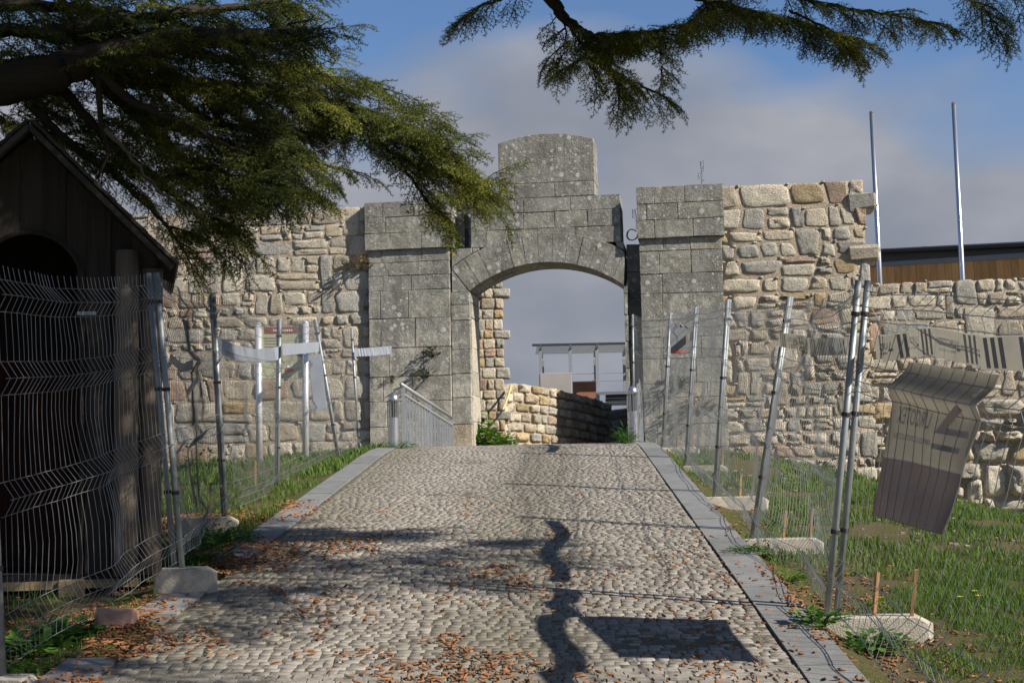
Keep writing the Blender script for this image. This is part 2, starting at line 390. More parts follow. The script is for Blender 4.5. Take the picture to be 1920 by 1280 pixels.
# ------------------------------------------------------------------ terrain
SL = .105
def road_z(y):
    if y < 19.5: return SL*y
    if y < 25:                                   # rounded crest
        t = y-19.5; return SL*19.5+SL*t-.5*(SL+.06)/5.5*t*t
    return SL*19.5+SL*5.5-.5*(SL+.06)*5.5-.06*(y-25) if y < 42 else road_z(41.99)-.12*(y-42)
def road_l(y): return -1.98+.0286*(min(y, 26)-13.8)
def road_r(y): return 1.41+.0289*(min(y, 26)-7.2)
def terrain(x, y):
    z = road_z(y)
    l, r = road_l(y)-.3, road_r(y)+.3
    if x > r:
        d = x-r; fall = .047*min(d, 7)**2+max(0, d-7)*.5
        z -= .17*sstep(0, .13, d)+fall*sstep(8, 23, y)+.35*sstep(5, 16, d)*(1-sstep(8, 23, y))
    elif x < l:
        d = l-x; z -= .07*sstep(0, .35, d)+(.035*min(d, 12)**1.7)*sstep(10, 24, y)
    if y > 27: z -= 0
    if x > r or x < l: z += .03*nz(x*1.7, y*1.7)+.015*nz(x*6, y*6, 3)
    R2 = math.hypot(x, y-14)
    if R2 > 40: z -= (R2-40)*.22 if R2 < 160 else 26.4
    return z
def grid_mesh(xs, ys, zf):
    nx, ny = len(xs), len(ys)
    vs = np.array([(x, y, zf(x, y)) for y in ys for x in xs])
    f = np.array([(j*nx+i, j*nx+i+1, (j+1)*nx+i+1, (j+1)*nx+i) for j in range(ny-1) for i in range(nx-1)])
    return mesh('ground', vs, f, True)
xs = [-4000, -1200, -400, -160, -90, -60, -40, -28, -20]+list(np.arange(-14, 14.01, .2))+[20, 28, 40, 60, 90, 160, 400, 1200, 4000]
ys = [-4000, -1200, -300, -120, -60, -30, -15, -8, -4]+list(np.arange(-1, 30, .25))+[32, 35, 40, 46, 54, 65, 80, 110, 170, 400, 1200, 4000]
def gz(x, y):
    z = terrain(x, y)
    if road_l(y)-.26 < x < road_r(y)+.26: z -= .06
    return z
link('ground', grid_mesh(xs, ys, gz), 'soil', kind='structure')
# road bed under the setts
ysr = list(np.arange(1, 42, .5)); vs = []; fs = []
for i, y in enumerate(ysr):
    for k in range(9):
        x = lerp(road_l(y)-.02, road_r(y)+.02, k/8); vs.append((x, y, road_z(y)-.0045))
for i in range(len(ysr)-1):
    for k in range(8): a = i*9+k; fs.append((a, a+1, a+10, a+9))
road = link('road', mesh('road', vs, fs, True), 'joint', kind='structure')
# setts
def sett(v, w, d, x, y, z, rot, h=.045):
    c, s_ = math.cos(rot), math.sin(rot); out = []
    for (k, zz) in ((1.0, -h), (1.0, -.0035), (.93, 0.0)):
        for sx, sy in ((-1, -1), (1, -1), (1, 1), (-1, 1)):
            px, py = sx*w/2*k+v[0]*sx*sy*.004, sy*d/2*k; out.append((x+px*c-py*s_, y+px*s_+py*c, z+zz))
    return out
SF = []
for L in (0, 1):
    for i in range(4): SF.append((L*4+i, L*4+(i+1) % 4, L*4+4+(i+1) % 4, L*4+4+i))
SF.append((8, 9, 10, 11))
setts = []; y = 4.2
while y < 30:
    dy = random.uniform(.064, .08); yy = y+dy/2; x = road_l(yy)+random.uniform(0, .04); xr = road_r(yy)
    while x < xr-.02:
        w = random.choice((.055, .065, .075, .085, .1))*random.uniform(.9, 1.12)
        if xr-x-w < .05: w = xr-x
        if w < .02: break
        setts.append((x+w/2, yy, w-(random.uniform(.002, .008) if random.random() < .8 else random.uniform(.012, .026)), dy-random.uniform(.005, .012))); x += w
    y += dy
near = []; allv = []; allf = []; nn = 0
for (x, yy, w, d) in setts:
    if w < .03: continue
    zt = road_z(yy)+random.uniform(-.0018, .0018)+.006*nz(x*.8, yy*.8); rot = random.uniform(-.02, .02)
    px, py = proj((x, yy, zt))
    if nn < 300 and py < 1300 and -10 < px < 1930:
        mb = MB(); mb.add(sett((random.uniform(-1, 1), 0), w, d, 0, 0, 0, rot), SF)
        # slope the sett with the road
        o = mb.build('sett', 'sett', road, loc=(x, yy, zt), rot=(math.atan(SL), 0, 0)); nn += 1
        continue
    sl = (road_z(yy+.05)-road_z(yy-.05))/.1
    n0 = len(allv); vv = sett((random.uniform(-1, 1), 0), w, d, x, yy, zt, rot)
    allv += [(a, b, c+(b-yy)*sl) for a, b, c in vv]
    allf += [tuple(i+n0 for i in f) for f in SF]
link('sett_paving', mesh('setts', np.array(allv), np.array(allf)), 'sett', road, kind='stuff')
# kerb slabs
for side, name, lab in ((-1, 'kerb', 'left'), (1, 'kerb', 'right')):
    root = link('kerb', None, kind='structure')
    y = 3.5
    while y < 25.5:
        Ls = random.uniform(.85, 1.25); y1 = y+Ls-.012; mb = MB(); pts = []
        wd = .29
        for yy in (y, y1):
            a = road_l(yy)-wd if side < 0 else road_r(yy)+.008
            b = road_l(yy)-.008 if side < 0 else road_r(yy)+wd
            pts.append((a, b, yy))
        h = random.uniform(.008, .014)
        if not (side < 0 and y < 12.6 and random.random() < .6):
            vs = []
            for dz in (-.1, 0):
                for a, b, yy in pts:
                    vs += [(a, yy, road_z(yy)+dz+h), (b, yy, road_z(yy)+dz+h)]
            mb.add(vs, [(0, 2, 3, 1), (4, 5, 7, 6), (0, 1, 5, 4), (2, 6, 7, 3), (0, 4, 6, 2), (1, 3, 7, 5)])
            mb.build('slab', 'slate', root)
        y += Ls

# ------------------------------------------------------------------ masonry
TH = R(8); WD = 26.0
tW = Vector((math.cos(TH), -math.sin(TH), 0)); nW = Vector((-math.sin(TH), -math.cos(TH), 0))
def W(px, py, off=0.0):                 # pixel -> (s, z) on the wall plane; off metres behind it
    d = ray(px, py); o = Vector((0, WD, 0))-nW*off
    t = (o-CP).dot(nW)/d.dot(nW); q = CP+d*t
    return (q-Vector((0, WD, 0))).dot(tW), q.z
def WX(s, off=0.0):
    q = Vector((0, WD, 0))+tW*s-nW*off; return q.x, q.y
def wall_root(name, label, cat='wall'):
    return thing(name, label, cat, (0, WD, 0), -TH)
def rock_mesh(poly, prot, rnd_, seed, n=16):
    """poly: 4 corners (s,z); rough stone bulging towards -y"""
    w = max(p[0] for p in poly)-min(p[0] for p in poly); h = max(p[1] for p in poly)-min(p[1] for p in poly)
    q4 = max(min(w, h)*.13*(.3+rnd_), .002)
    poly = [(p[0]-random.uniform(-.2, 1)*q4*(1 if i in (1, 2) else -1), p[1]-random.uniform(-.2, 1)*q4*(1 if i > 1 else -1)) for i, p in enumerate(poly)]
    cx = sum(p[0] for p in poly)/4; cz = sum(p[1] for p in poly)/4
    out = []; ph = random.uniform(0, 99)
    per = []
    for i in range(4):
        a, b = poly[i], poly[(i+1) % 4]
        for k in range(n//4): t = k/(n//4); per.append((lerp(a[0], b[0], t), lerp(a[1], b[1], t)))
    for i, (x, z) in enumerate(per):
        u, v = (x-cx)/(w/2), (z-cz)/(h/2)
        L = (abs(u)**2.0+abs(v)**2.0)**.5; q = max(abs(u), abs(v), 1e-6)
        k = lerp(1, min(1, (1.14*q)/max(L, 1e-6)), min(1, rnd_*.9+.12))
        t = i/n*2*math.pi
        k *= 1+(.07+.09*rnd_)*nz(math.cos(t)*1.6+ph, math.sin(t)*1.6)+random.uniform(-.02, .02)
        out.append((cx+(x-cx)*k, cz+(z-cz)*k))
    m_ = n; tx, tz = random.uniform(-.45, .45), random.uniform(-.4, .4)
    def pr(x, z): return prot*(1+tx*(x-cx)/(w/2)+tz*(z-cz)/(h/2)+.9*nz(x*9+ph, z*9, seed)+.5*nz(x*22, z*22, seed))
    vs = [(x, .06, z) for x, z in out]
    ins = min(.022, min(w, h)*.14)/max(min(w, h)/2, .01)*(.5+rnd_)
    vs += [(x, -pr(x, z)*.25-.004, z) for x, z in out]
    for kk, pp in ((1-ins, .85), (.68, 1.0)):
        for x, z in out:
            xx, zz = cx+(x-cx)*kk, cz+(z-cz)*kk; vs.append((xx, -pr(xx, zz)*pp, zz))
    for x, z in out[::2]:
        xx, zz = cx+(x-cx)*.34, cz+(z-cz)*.34; vs.append((xx, -pr(xx, zz)*1.04, zz))
    vs.append((cx, -pr(cx, cz)*1.05, cz))
    fs = []
    for L in (0, 1, 2):
        for i in range(m_):
            j = (i+1) % m_; fs.append((L*m_+i, L*m_+j, (L+1)*m_+j, (L+1)*m_+i))
    b = 4*m_; hm = m_//2
    for i in range(hm):
        j = (i+1) % hm; a0, a1, a2 = 3*m_+2*i, 3*m_+(2*i+1) % m_, 3*m_+(2*i+2) % m_
        fs += [(a0, a1, b+i), (a1, a2, b+j), (a1, b+j, b+i), (b+i, b+j, b+hm)]
    return vs, fs
def rubble(root, s0, s1, zb, zt, rowh, aspect, roundf, protf, matf, gap=.014, single=None, seed=0, depth=0.0, endjit=0.0, maxn=292):
    """irregular coursed rubble in wall coordinates; returns number of stones"""
    random.seed(seed); stuff = {}; cnt = 0; stones = []
    zlo = min(zb(s0), zb(s1)); zhi = max(zt(s0), zt(s1))
    rows = []; z = zlo
    while z < zhi-.08: h = rowh(z); rows.append((z, min(z+h, zhi))); z += h
    nr = len(rows)
    def bd(k, s):
        base = rows[k][0] if k < nr else zhi
        if k == 0: v = base
        elif k == nr: return zt(s)
        else: v = base+(.11*nz(s*.55, k*3.7, seed)+.05*nz(s*2.1, k*5.1, seed+5))*rowh(base)*1.6
        fr = (base-zlo)/(zhi-zlo); return v+(zt(s)-zhi)*fr
    blocked = {k: [] for k in range(nr+2)}
    def quad(k, k2, s, e, ns0, ns1):
        g = gap*random.uniform(.6, 1.9)/2
        return [(s+g-ns0, bd(k, s)+g), (e-g-ns1, bd(k, e)+g), (e-g+ns1, bd(k2, e)-g), (s+g+ns0, bd(k2, s)-g)]
    for k in range(nr):
        h = rows[k][1]-rows[k][0]
        segs = []; s = s0+(random.uniform(-.15, .05) if endjit else 0)
        for (a_, b_) in sorted(blocked[k]):
            if a_-s > .03: segs.append((s, a_))
            s = max(s, b_)
        if s1-s > .03: segs.append((s, s1+(random.uniform(-.02, endjit) if endjit else 0)))
        rf = roundf(rows[k][0])
        for (sa_, sb_) in segs:
            s = sa_; slant = 0
            while s < sb_-.03:
                w = h*aspect(rows[k][0])*random.choice((.5, .75, .9, 1.0, 1.15, 1.4, 1.8))*random.uniform(.85, 1.15)
                if s+w > sb_-.12*1.0: w = sb_-s
                e = s+w; ns = 0 if e >= sb_-.01 else random.uniform(-.14, .14)*h*(.3+rf)
                t_ = random.random()
                if t_ < .13 and k < nr-1 and w > .16 and w < .62 and not any(a_ < e and b_ > s for a_, b_ in blocked[k+1]):
                    blocked[k+1].append((s, e)); q_ = quad(k, k+2, s, e, slant, ns); stones.append(q_)
                elif t_ < .27 and h > .2 and w > .2:
                    p = quad(k, k+1, s, e, slant, ns); t = random.uniform(.3, .7); t2 = t+random.uniform(-.12, .12); g = gap*.5
                    a = (lerp(p[0][0], p[3][0], t), lerp(p[0][1], p[3][1], t)); b = (lerp(p[1][0], p[2][0], t), lerp(p[1][1], p[2][1], t2))
                    stones.append([p[0], p[1], (b[0], b[1]-g), (a[0], a[1]-g)]); stones.append([(a[0], a[1]+g), (b[0], b[1]+g), p[2], p[3]])
                else: stones.append(quad(k, k+1, s, e, slant, ns))
                s = e; slant = ns
    stones = [q for q in stones if max(c[1] for c in q) > zb(q[0][0])-.15]
    idx = list(range(len(stones)))
    def vis(q):
        x, y = WX(sum(c[0] for c in q)/4); px, py = proj((x, y, sum(c[1] for c in q)/4))
        return (single is None or single(px, py)) and -20 < px < 1940 and -20 < py < 1300
    big = sorted([i for i in idx if vis(stones[i])], key=lambda i: -abs((stones[i][1][0]-stones[i][0][0])*(stones[i][2][1]-stones[i][1][1])))[:maxn]
    big = set(big)
    for i, q in enumerate(stones):
        cs, cz = sum(c[0] for c in q)/4, sum(c[1] for c in q)/4
        vs, fs = rock_mesh(q, protf(cs, cz), min(1, roundf(cz)*random.uniform(.5, 1.3)), seed)
        vs = [(x, y_+depth, z_) for x, y_, z_ in vs]
        mt = matf(cs, cz)
        if i in big: link('stone', mesh('stone', vs, fs, True), mt, root)
        else:
            mb = stuff.setdefault(mt, MB()); mb.add(vs, fs)
    for mt, mb in stuff.items(): mb.build('small_stones', mt, root, smooth=True, kind='stuff')
    # chinking stones scattered in the joints
    mb = MB()
    for q in stones:
        if random.random() < .5*roundf(q[0][1])+.08:
            x, z_ = q[2][0]+random.uniform(-.02, .02), q[2][1]+random.uniform(-.03, .02); w = random.uniform(.02, .05); h = random.uniform(.015, .035)
            v, f_s = rock_mesh([(x-w, z_-h), (x+w, z_-h), (x+w, z_+h), (x-w, z_+h)], .022, .6, seed, 8)
            mb.add([(a, b+depth, c) for a, b, c in v], f_s)
    if mb.v: mb.build('chink_stones', 'tan', root, smooth=True, kind='stuff')
    return len(stones)
def core(root, s0, s1, zb, zt, y0, y1, mat='mortar', step=.35):
    """mortar body with a slightly wavy face"""
    n = max(2, int((s1-s0)/step)); nz_ = 14; vs = []; fs = []
    for side, yy in ((0, y0), (1, y1)):
        for j in range(nz_+1):
            for i in range(n+1):
                s = lerp(s0, s1, i/n); z = lerp(zb(s), zt(s)-.03, j/nz_)
                vs.append((s, yy+(.010*nz(s*4, z*4)-.014 if side == 0 else 0), z))
    st = (n+1)*(nz_+1)
    for j in range(nz_):
        for i in range(n):
            a = j*(n+1)+i; fs.append((a, a+1, a+n+2, a+n+1)); fs.append((st+a, st+a+n+1, st+a+n+2, st+a+1))
    for i in range(n):
        a = nz_*(n+1)+i; fs.append((a, a+1, st+a+1, st+a))
    for j in range(nz_):
        a = j*(n+1); fs.append((a, a+n+1, st+a+n+1, st+a)); a += n; fs.append((a, st+a, st+a+n+1, a+n+1))
    return link('mortar', mesh('mortar', vs, fs, True), mat, root)
def pick(ws):
    t = random.random()*sum(w for _, w in ws)
    for n_, w in ws:
        t -= w
        if t <= 0: return n_
    return ws[-1][0]
# --- left curtain wall
sL0, _ = W(-260, 600); sL1, _ = W(697, 600)
def zt_left(s):
    a = W(300, 400); b = W(690, 386); return lerp(a[1], b[1], (s-a[0])/(b[0]-a[0]))
def ground_at(s): x, y = WX(s); return terrain(x, y)
zb_left = lambda s: ground_at(s)-.12
zb_l0 = min(ground_at(sL0), ground_at(sL1))
root = wall_root('rubble_wall', 'long rubble stone wall behind the info board, left of the gateway')
rubble(root, sL0, sL1, lambda s: zb_l0-.2, zt_left,
       lambda z: random.uniform(.32, .46) if z < 3.9 else (random.uniform(.17, .27) if z < 5.2 else random.uniform(.26, .36)),
       lambda z: 1.25 if z < 3.9 else (1.55 if z < 5.2 else 1.3),
       lambda z: .35 if z < 3.9 else (.75 if z < 5.2 else .3),
       lambda s, z: random.uniform(.010, .026),
       lambda s, z: pick([('tan', 4), ('cream', 3), ('greyst', 2), ('pink', 3.5 if z < 4.1 else .15), ('ochre', .25)]),
       gap=.016, single=lambda px, py: px > 270, seed=11)
core(root, sL0, sL1, lambda s: zb_l0-.6, zt_left, .008, .9)
# --- right curtain wall
sR0, _ = W(1350, 600); sR1, _ = W(1632, 600)
def zt_r(s):
    a = W(1357, 346); b = W(1630, 335); return lerp(a[1], b[1], (s-a[0])/(b[0]-a[0]))
root = wall_root('rubble_wall', 'tall rubble stone wall right of the gateway with toothed stones at its broken end')
zbr = ground_at(sR1)-.3
rubble(root, sR0, sR1, lambda s: zbr, zt_r,
       lambda z: random.uniform(.18, .3) if z < 3.4 else (random.uniform(.24, .36) if z < 6 else random.uniform(.32, .42)),
       lambda z: 1.25, lambda z: .85 if z < 6.0 else .45, lambda s, z: random.uniform(.009, .027),
       lambda s, z: pick([('tan', 3), ('cream', 4), ('greyst', 3), ('pink', .7), ('ochre', .5)]), gap=.022, seed=23, endjit=.06)
core(root, sR0+.02, sR1-.03, lambda s: zbr-.5, zt_r, .012, 1.0)
for (py0, py1, px1, mt) in ((363, 392, 1645, 'greyst'), (461, 489, 1650, 'tan')):
    s_, z1 = W(1590, py0); s2, z0 = W(px1, py1)
    mb = MB(); mb.box((s_, -.05, z0), (s2, .7, z1), .04, .028); mb.build('toothing_stone', mt, root)
# --- lower wall on the far right
sQ0, _ = W(1628, 700, .25); sQ1, _ = W(2350, 700, .25)
def zt_q(s):
    a = W(1650, 530, .25); b = W(1920, 519, .25); return lerp(a[1], b[1], (s-a[0])/(b[0]-a[0]))
root = wall_root('rubble_wall', 'lower rubble stone wall on the right, topped by flat coping below the flagpoles')
zbq = ground_at(sQ1)-.2
rubble(root, sQ0, sQ1, lambda s: zbq, zt_q, lambda z: random.uniform(.2, .38), lambda z: 1.3,
       lambda z: .85 if z < 4.2 else .45, lambda s, z: random.uniform(.010, .028) if z > 2.9 else random.uniform(.04, .14),
       lambda s, z: pick([('tan', 3), ('cream', 3.5), ('greyst', 4), ('pink', .5), ('ochre', .5)]), gap=.022, seed=31, depth=.25)
core(root, sQ0, sQ1, lambda s: zbq-.5, zt_q, .262, 1.1)

def ashlar(root, s0, s1, courses, y0, y1, matf, bw=(.45, .95), bottom=None, jit=.003, ch=.006, top=None, name='block', fixed=None):
    """courses: list of z levels (ascending). bottom(s): lower limit curve; blocks are cut to it."""
    for k in range(len(courses)-1):
        z0, z1 = courses[k], courses[k+1]
        if fixed and k in fixed: js = [s0]+fixed[k]+[s1]
        else:
            js = [s0]; s = s0+random.uniform(.4, 1)*bw[0]
            while s < s1-.3: js.append(s); s += random.uniform(*bw)
            js.append(s1)
        for a, b in zip(js[:-1], js[1:]):
            g = random.uniform(.0025, .0065); a_, b_ = a+g*(a != s0), b-g*(b != s1); za, zb_ = z0+g, z1-g
            yj = random.uniform(-jit, jit)
            if bottom is None and top is None:
                mb = MB(); mb.box((a_, y0+yj, za), (b_, y1+yj*.5, zb_), ch, .005); mb.build(name, matf((a+b)/2, (z0+z1)/2), root)
                continue
            n = max(2, int((b-a)/.12)); xs_ = [lerp(a_, b_, i/n) for i in range(n+1)]
            lo = [max(za, bottom(x)) if bottom else za for x in xs_]; hi = [min(zb_, top(x)) if top else zb_ for x in xs_]
            keep = [i for i in range(n+1) if hi[i]-lo[i] > .012]
            if len(keep) < 2: continue
            i0, i1 = keep[0], keep[-1]
            poly = [(xs_[i], lo[i]) for i in range(i0, i1+1)]+[(xs_[i], hi[i]) for i in range(i1, i0-1, -1)]
            mb = MB(); mb.prism(poly, y0+yj, y1, .01); mb.build(name, matf((a+b)/2, (z0+z1)/2), root)
def levels(px, pys, off=0):
    return [W(px, p, off)[1] for p in pys]
def amat(pale_p=.05): return lambda s, z: ('ashlar_pale' if random.random() < pale_p+(.35 if z < 3.6 else 0) else 'ashlar')
# --- left pier
random.seed(5)
root = wall_root('gate_pier', 'grey ashlar pier left of the arch with plants growing from its joints', 'pier')
a, b = W(694, 600)[0], W(845, 600)[0]
lv = [ground_at(a)-.5]+levels(770, [800, 752, 706, 652, 597, 545, 517, 492, 468])
ashlar(root, a, b, lv, -.09, 1.0, amat(.06), (.45, .85))
a2, b2 = W(687, 430)[0], W(851, 430)[0]
ashlar(root, a2, b2, levels(770, [468.5, 438, 408, 379]), -.15, 1.05, amat(.05), (.5, .9))
mb = MB(); mb.box((a+.006, -.078, lv[0]), (b-.02, .98, lv[-1]-.01)); mb.build('mortar', 'ashjoint', root)
mb = MB(); mb.box((a2+.006, -.138, lv[-1]+.005), (b2-.03, 1.0, levels(770, [381])[0])); mb.build('mortar', 'ashjoint', root)
# --- right pier
root = wall_root('gate_pier', 'grey ashlar pier right of the arch joined to the tall rubble wall', 'pier')
a, b = W(1203, 600)[0], W(1358, 600)[0]
zb_ = ground_at(b)-.5
lv = [zb_]+levels(1280, [838, 795, 745, 718, 672, 632, 600, 550, 513, 470, 446])
ashlar(root, a, b, lv, -.08, 1.0, amat(.06), (.45, .85))
a2, b2 = W(1195, 400)[0], W(1357, 400)[0]
ashlar(root, a2, b2, levels(1280, [446.5, 413, 382, 350]), -.14, 1.05, amat(.1), (.4, .8))
mb = MB(); mb.box((a+.006, -.068, lv[0]), (b-.02, .98, lv[-1]-.01)); mb.build('mortar', 'ashjoint', root)
mb = MB(); mb.box((a2+.006, -.128, lv[-1]+.005), (b2-.03, 1.0, levels(1280, [352])[0])); mb.build('mortar', 'ashjoint', root)
# --- gate block with the arch
root = wall_root('gateway_arch', 'weathered grey stone gateway with a shallow arch and a round topped panel above', 'gateway')
sa, sb = W(881, 600)[0], W(1171, 600)[0]
zs = W(885, 548)[1]; zc = W(1030, 491)[1]; zs2 = W(1170, 531)[1]
zs = (zs+zs2)/2; rise = zc-zs; hw = (sb-sa)/2; cs = (sa+sb)/2
RR = (hw*hw+rise*rise)/(2*rise); czz = zc-RR
RING = .55
def intr(s): d = RR*RR-(s-cs)**2; return czz+math.sqrt(max(d, 0))
def extr(s):
    d = (RR+RING)**2-(s-cs)**2; return czz+math.sqrt(max(d, 0))
T0 = .95
# voussoirs
ang = math.asin(hw/RR); nv = 13; y0 = 0.0
for i in range(nv):
    a0 = -ang+2*ang*i/nv+.0012; a1 = -ang+2*ang*(i+1)/nv-.0012
    inn = [(cs+RR*math.sin(t), czz+RR*math.cos(t)) for t in (a0, (a0+a1)/2, a1)]
    ro = RR+RING-.006
    out_ = [(cs+ro*math.sin(t), czz+ro*math.cos(t)) for t in (a1, (a0+a1)/2, a0)]
    out_ = [(min(max(x_, W(847, 500)[0]), W(1171, 500)[0]), z_) for x_, z_ in out_]; mb = MB(); mb.prism(inn+out_, y0+random.uniform(-.006, .006), T0, .005); mb.build('voussoir', 'ashlar', root)
# spandrel and courses above
s_l, s_r = W(847, 500)[0], W(1170, 500)[0]
z_sh = W(900, 470)[1]
zend = lambda s: extr(s) if abs(s-cs) <= (RR+RING)*math.sin(ang) else -99
spr_l = cs-(RR+RING)*math.sin(ang); 
lowz = czz+(RR+RING)*math.cos(ang)
def bottom(s):
    u = abs(s-cs)
    xo = (RR+RING)*math.sin(ang)
    if u <= xo: return extr(s)+.006
    return -99
ashlar(root, s_l+.0, s_r, [zs-.02, W(1000, 500)[1], W(1000, 460)[1]-.0], 0, T0, amat(.02), (.5, .9), bottom=lambda s: max(bottom(s), -99) if abs(s-cs) < (RR+RING)*math.sin(ang) else zs-.02)
xo_ = (RR+RING)*math.sin(ang); lz_ = czz+(RR+RING)*math.cos(ang)
for sg_, lim in ((-1, s_l), (1, s_r)):
    e_ = cs+sg_*xo_; e_ = max(e_, lim) if sg_ < 0 else min(e_, lim)
    t_ = (e_-(cs+sg_*hw))/(sg_*(xo_-hw)) if xo_ > hw else 0
    poly = [(lim, zs-.015), (cs+sg_*(hw+.004), zs-.015), (e_, lerp(zs, lz_, min(1, t_))-.012), (lim, lz_ if abs(e_-lim) > .02 else lerp(zs, lz_, min(1, t_))-.012)]
    if sg_ < 0: pass
    else: poly = poly[::-1]
    if abs(lim-(cs+sg_*hw)) > .03: mb = MB(); mb.prism(poly, .004, T0, .004); mb.build('springer', 'ashlar', root)
# small fill between intrados springing and ring end
s_u = W(882, 420)[0]; s_v = W(1163, 420)[0]
zA = W(1000, 460)[1]
ashlar(root, s_u, s_v, [zA]+levels(1020, [428, 397, 370]), 0.02, T0-.05, amat(.03), (.55, 1.0))
s_p, s_q = W(934, 320)[0], W(1114, 320)[0]
zp = levels(1024, [369, 342]); zpt = W(934, 268)[1]; zct = W(1024, 249)[1]
ashlar(root, s_p, s_q, zp, .05, T0-.1, amat(.0), (.7, .8))
hp = (s_q-s_p)/2; rp = zct-zpt; Rp = (hp*hp+rp*rp)/(2*rp); cp = (s_p+s_q)/2
topc = lambda s: zct-Rp+math.sqrt(max(0, Rp*Rp-(s-cp)**2))
ashlar(root, s_p, s_q, [zp[-1], zct+.01], .05, T0-.1, amat(.0), (3, 4), top=topc)
# jambs
jl0, jl1 = W(847, 650)[0], sa
gl = ground_at(0)-.5
jl = [gl]+levels(865, [795, 745, 700, 655, 600, 571])+[zs-.02]
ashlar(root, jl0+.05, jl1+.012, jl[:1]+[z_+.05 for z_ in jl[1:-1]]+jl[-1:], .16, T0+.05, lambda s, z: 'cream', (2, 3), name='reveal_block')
ashlar(root, jl0, jl1, jl, 0, .155, lambda s, z: 'ashlar_warm' if (z < 3.0 and random.random() < .6) else 'ashlar', (2, 3))
jr0, jr1 = sb, W(1179, 650)[0]
ashlar(root, jr0, jr1, [gl]+levels(1175, [795, 740, 690, 640, 590, 550])+[zs-.02], 0, T0+.1, amat(.05), (2, 3))
mb = MB(); mb.box((s_u+.01, .027, zA+.02), (s_v-.03, T0-.1, W(1020, 373)[1])); mb.build('mortar', 'ashjoint', root)
mb = MB(); mb.box((s_p+.01, .057, W(1020, 373)[1]), (s_q-.03, T0-.15, zpt-.05)); mb.build('mortar', 'ashjoint', root)
# recessed masonry between gate block and piers
root2 = wall_root('recess_wall', 'dark shaded strip of recessed blocks between the arch and the right pier', 'wall')
lv = levels(1185, [850, 790, 730, 670, 610, 555, 505, 452])
ashlar(root2, W(1176, 600)[0], W(1206, 600)[0], [gl]+lv, .35, 1.2, amat(0), (2, 3))
root2 = wall_root('recess_wall', 'dark shaded blocks in the gap between the left pier and the arch', 'wall')
ashlar(root2, W(843, 430)[0], W(866, 430)[0], levels(855, [560, 520, 470, 430, 392]), .3, 1.2, amat(0), (2, 3))

# ------------------------------------------------------------------ inner court behind the gate
def warm(s=0, z=0): return pick([('tan', 4), ('cream', 2.5), ('ochre', 1.4), ('greyst', .7), ('pink', .9)])
random.seed(9)
yb = 29.3
x0, x1 = P(872, 700, yb).x, P(946, 700, yb).x
ztop = P(920, 520, yb).z; zbot = road_z(yb)-.3
root = thing('stone_stub_wall', 'broken end of a tan wall seen through the arch with toothed stones sticking out', 'wall', (0, yb, 0))
z = zbot; k = 0
while z < ztop:
    h = random.uniform(.17, .26); js = [x0, x0+random.uniform(.34, .46), x1-random.uniform(.12, .22), x1+random.uniform(-.015, .02)]
    tooth = (k % 4 == 2)
    for a, b in zip(js[:-1], js[1:]):
        p = random.uniform(.012, .03); ex = 0
        if tooth and b == js[-1]: ex = random.uniform(.1, .16)
        if tooth and a == js[0]: p = .22
        vs, fs = rock_mesh([(a+.006, z+.006), (b-.006+ex, z+.006), (b-.006+ex, z+h-.006), (a+.006, z+h-.006)], p, .25, 3)
        vs = [(x, min(y_*(1 if y_ < 0 else 6), .5), zz) for x, y_, zz in vs]
        link('stone', mesh('stone', vs, fs, True), 'greyst' if (tooth and (p > .2 or ex)) else warm(), root)
    z += h; k += 1
mb = MB(); mb.box((x0+.02, .0, zbot), (x1-.03, .9, ztop)); mb.build('mortar', 'mortar', root)
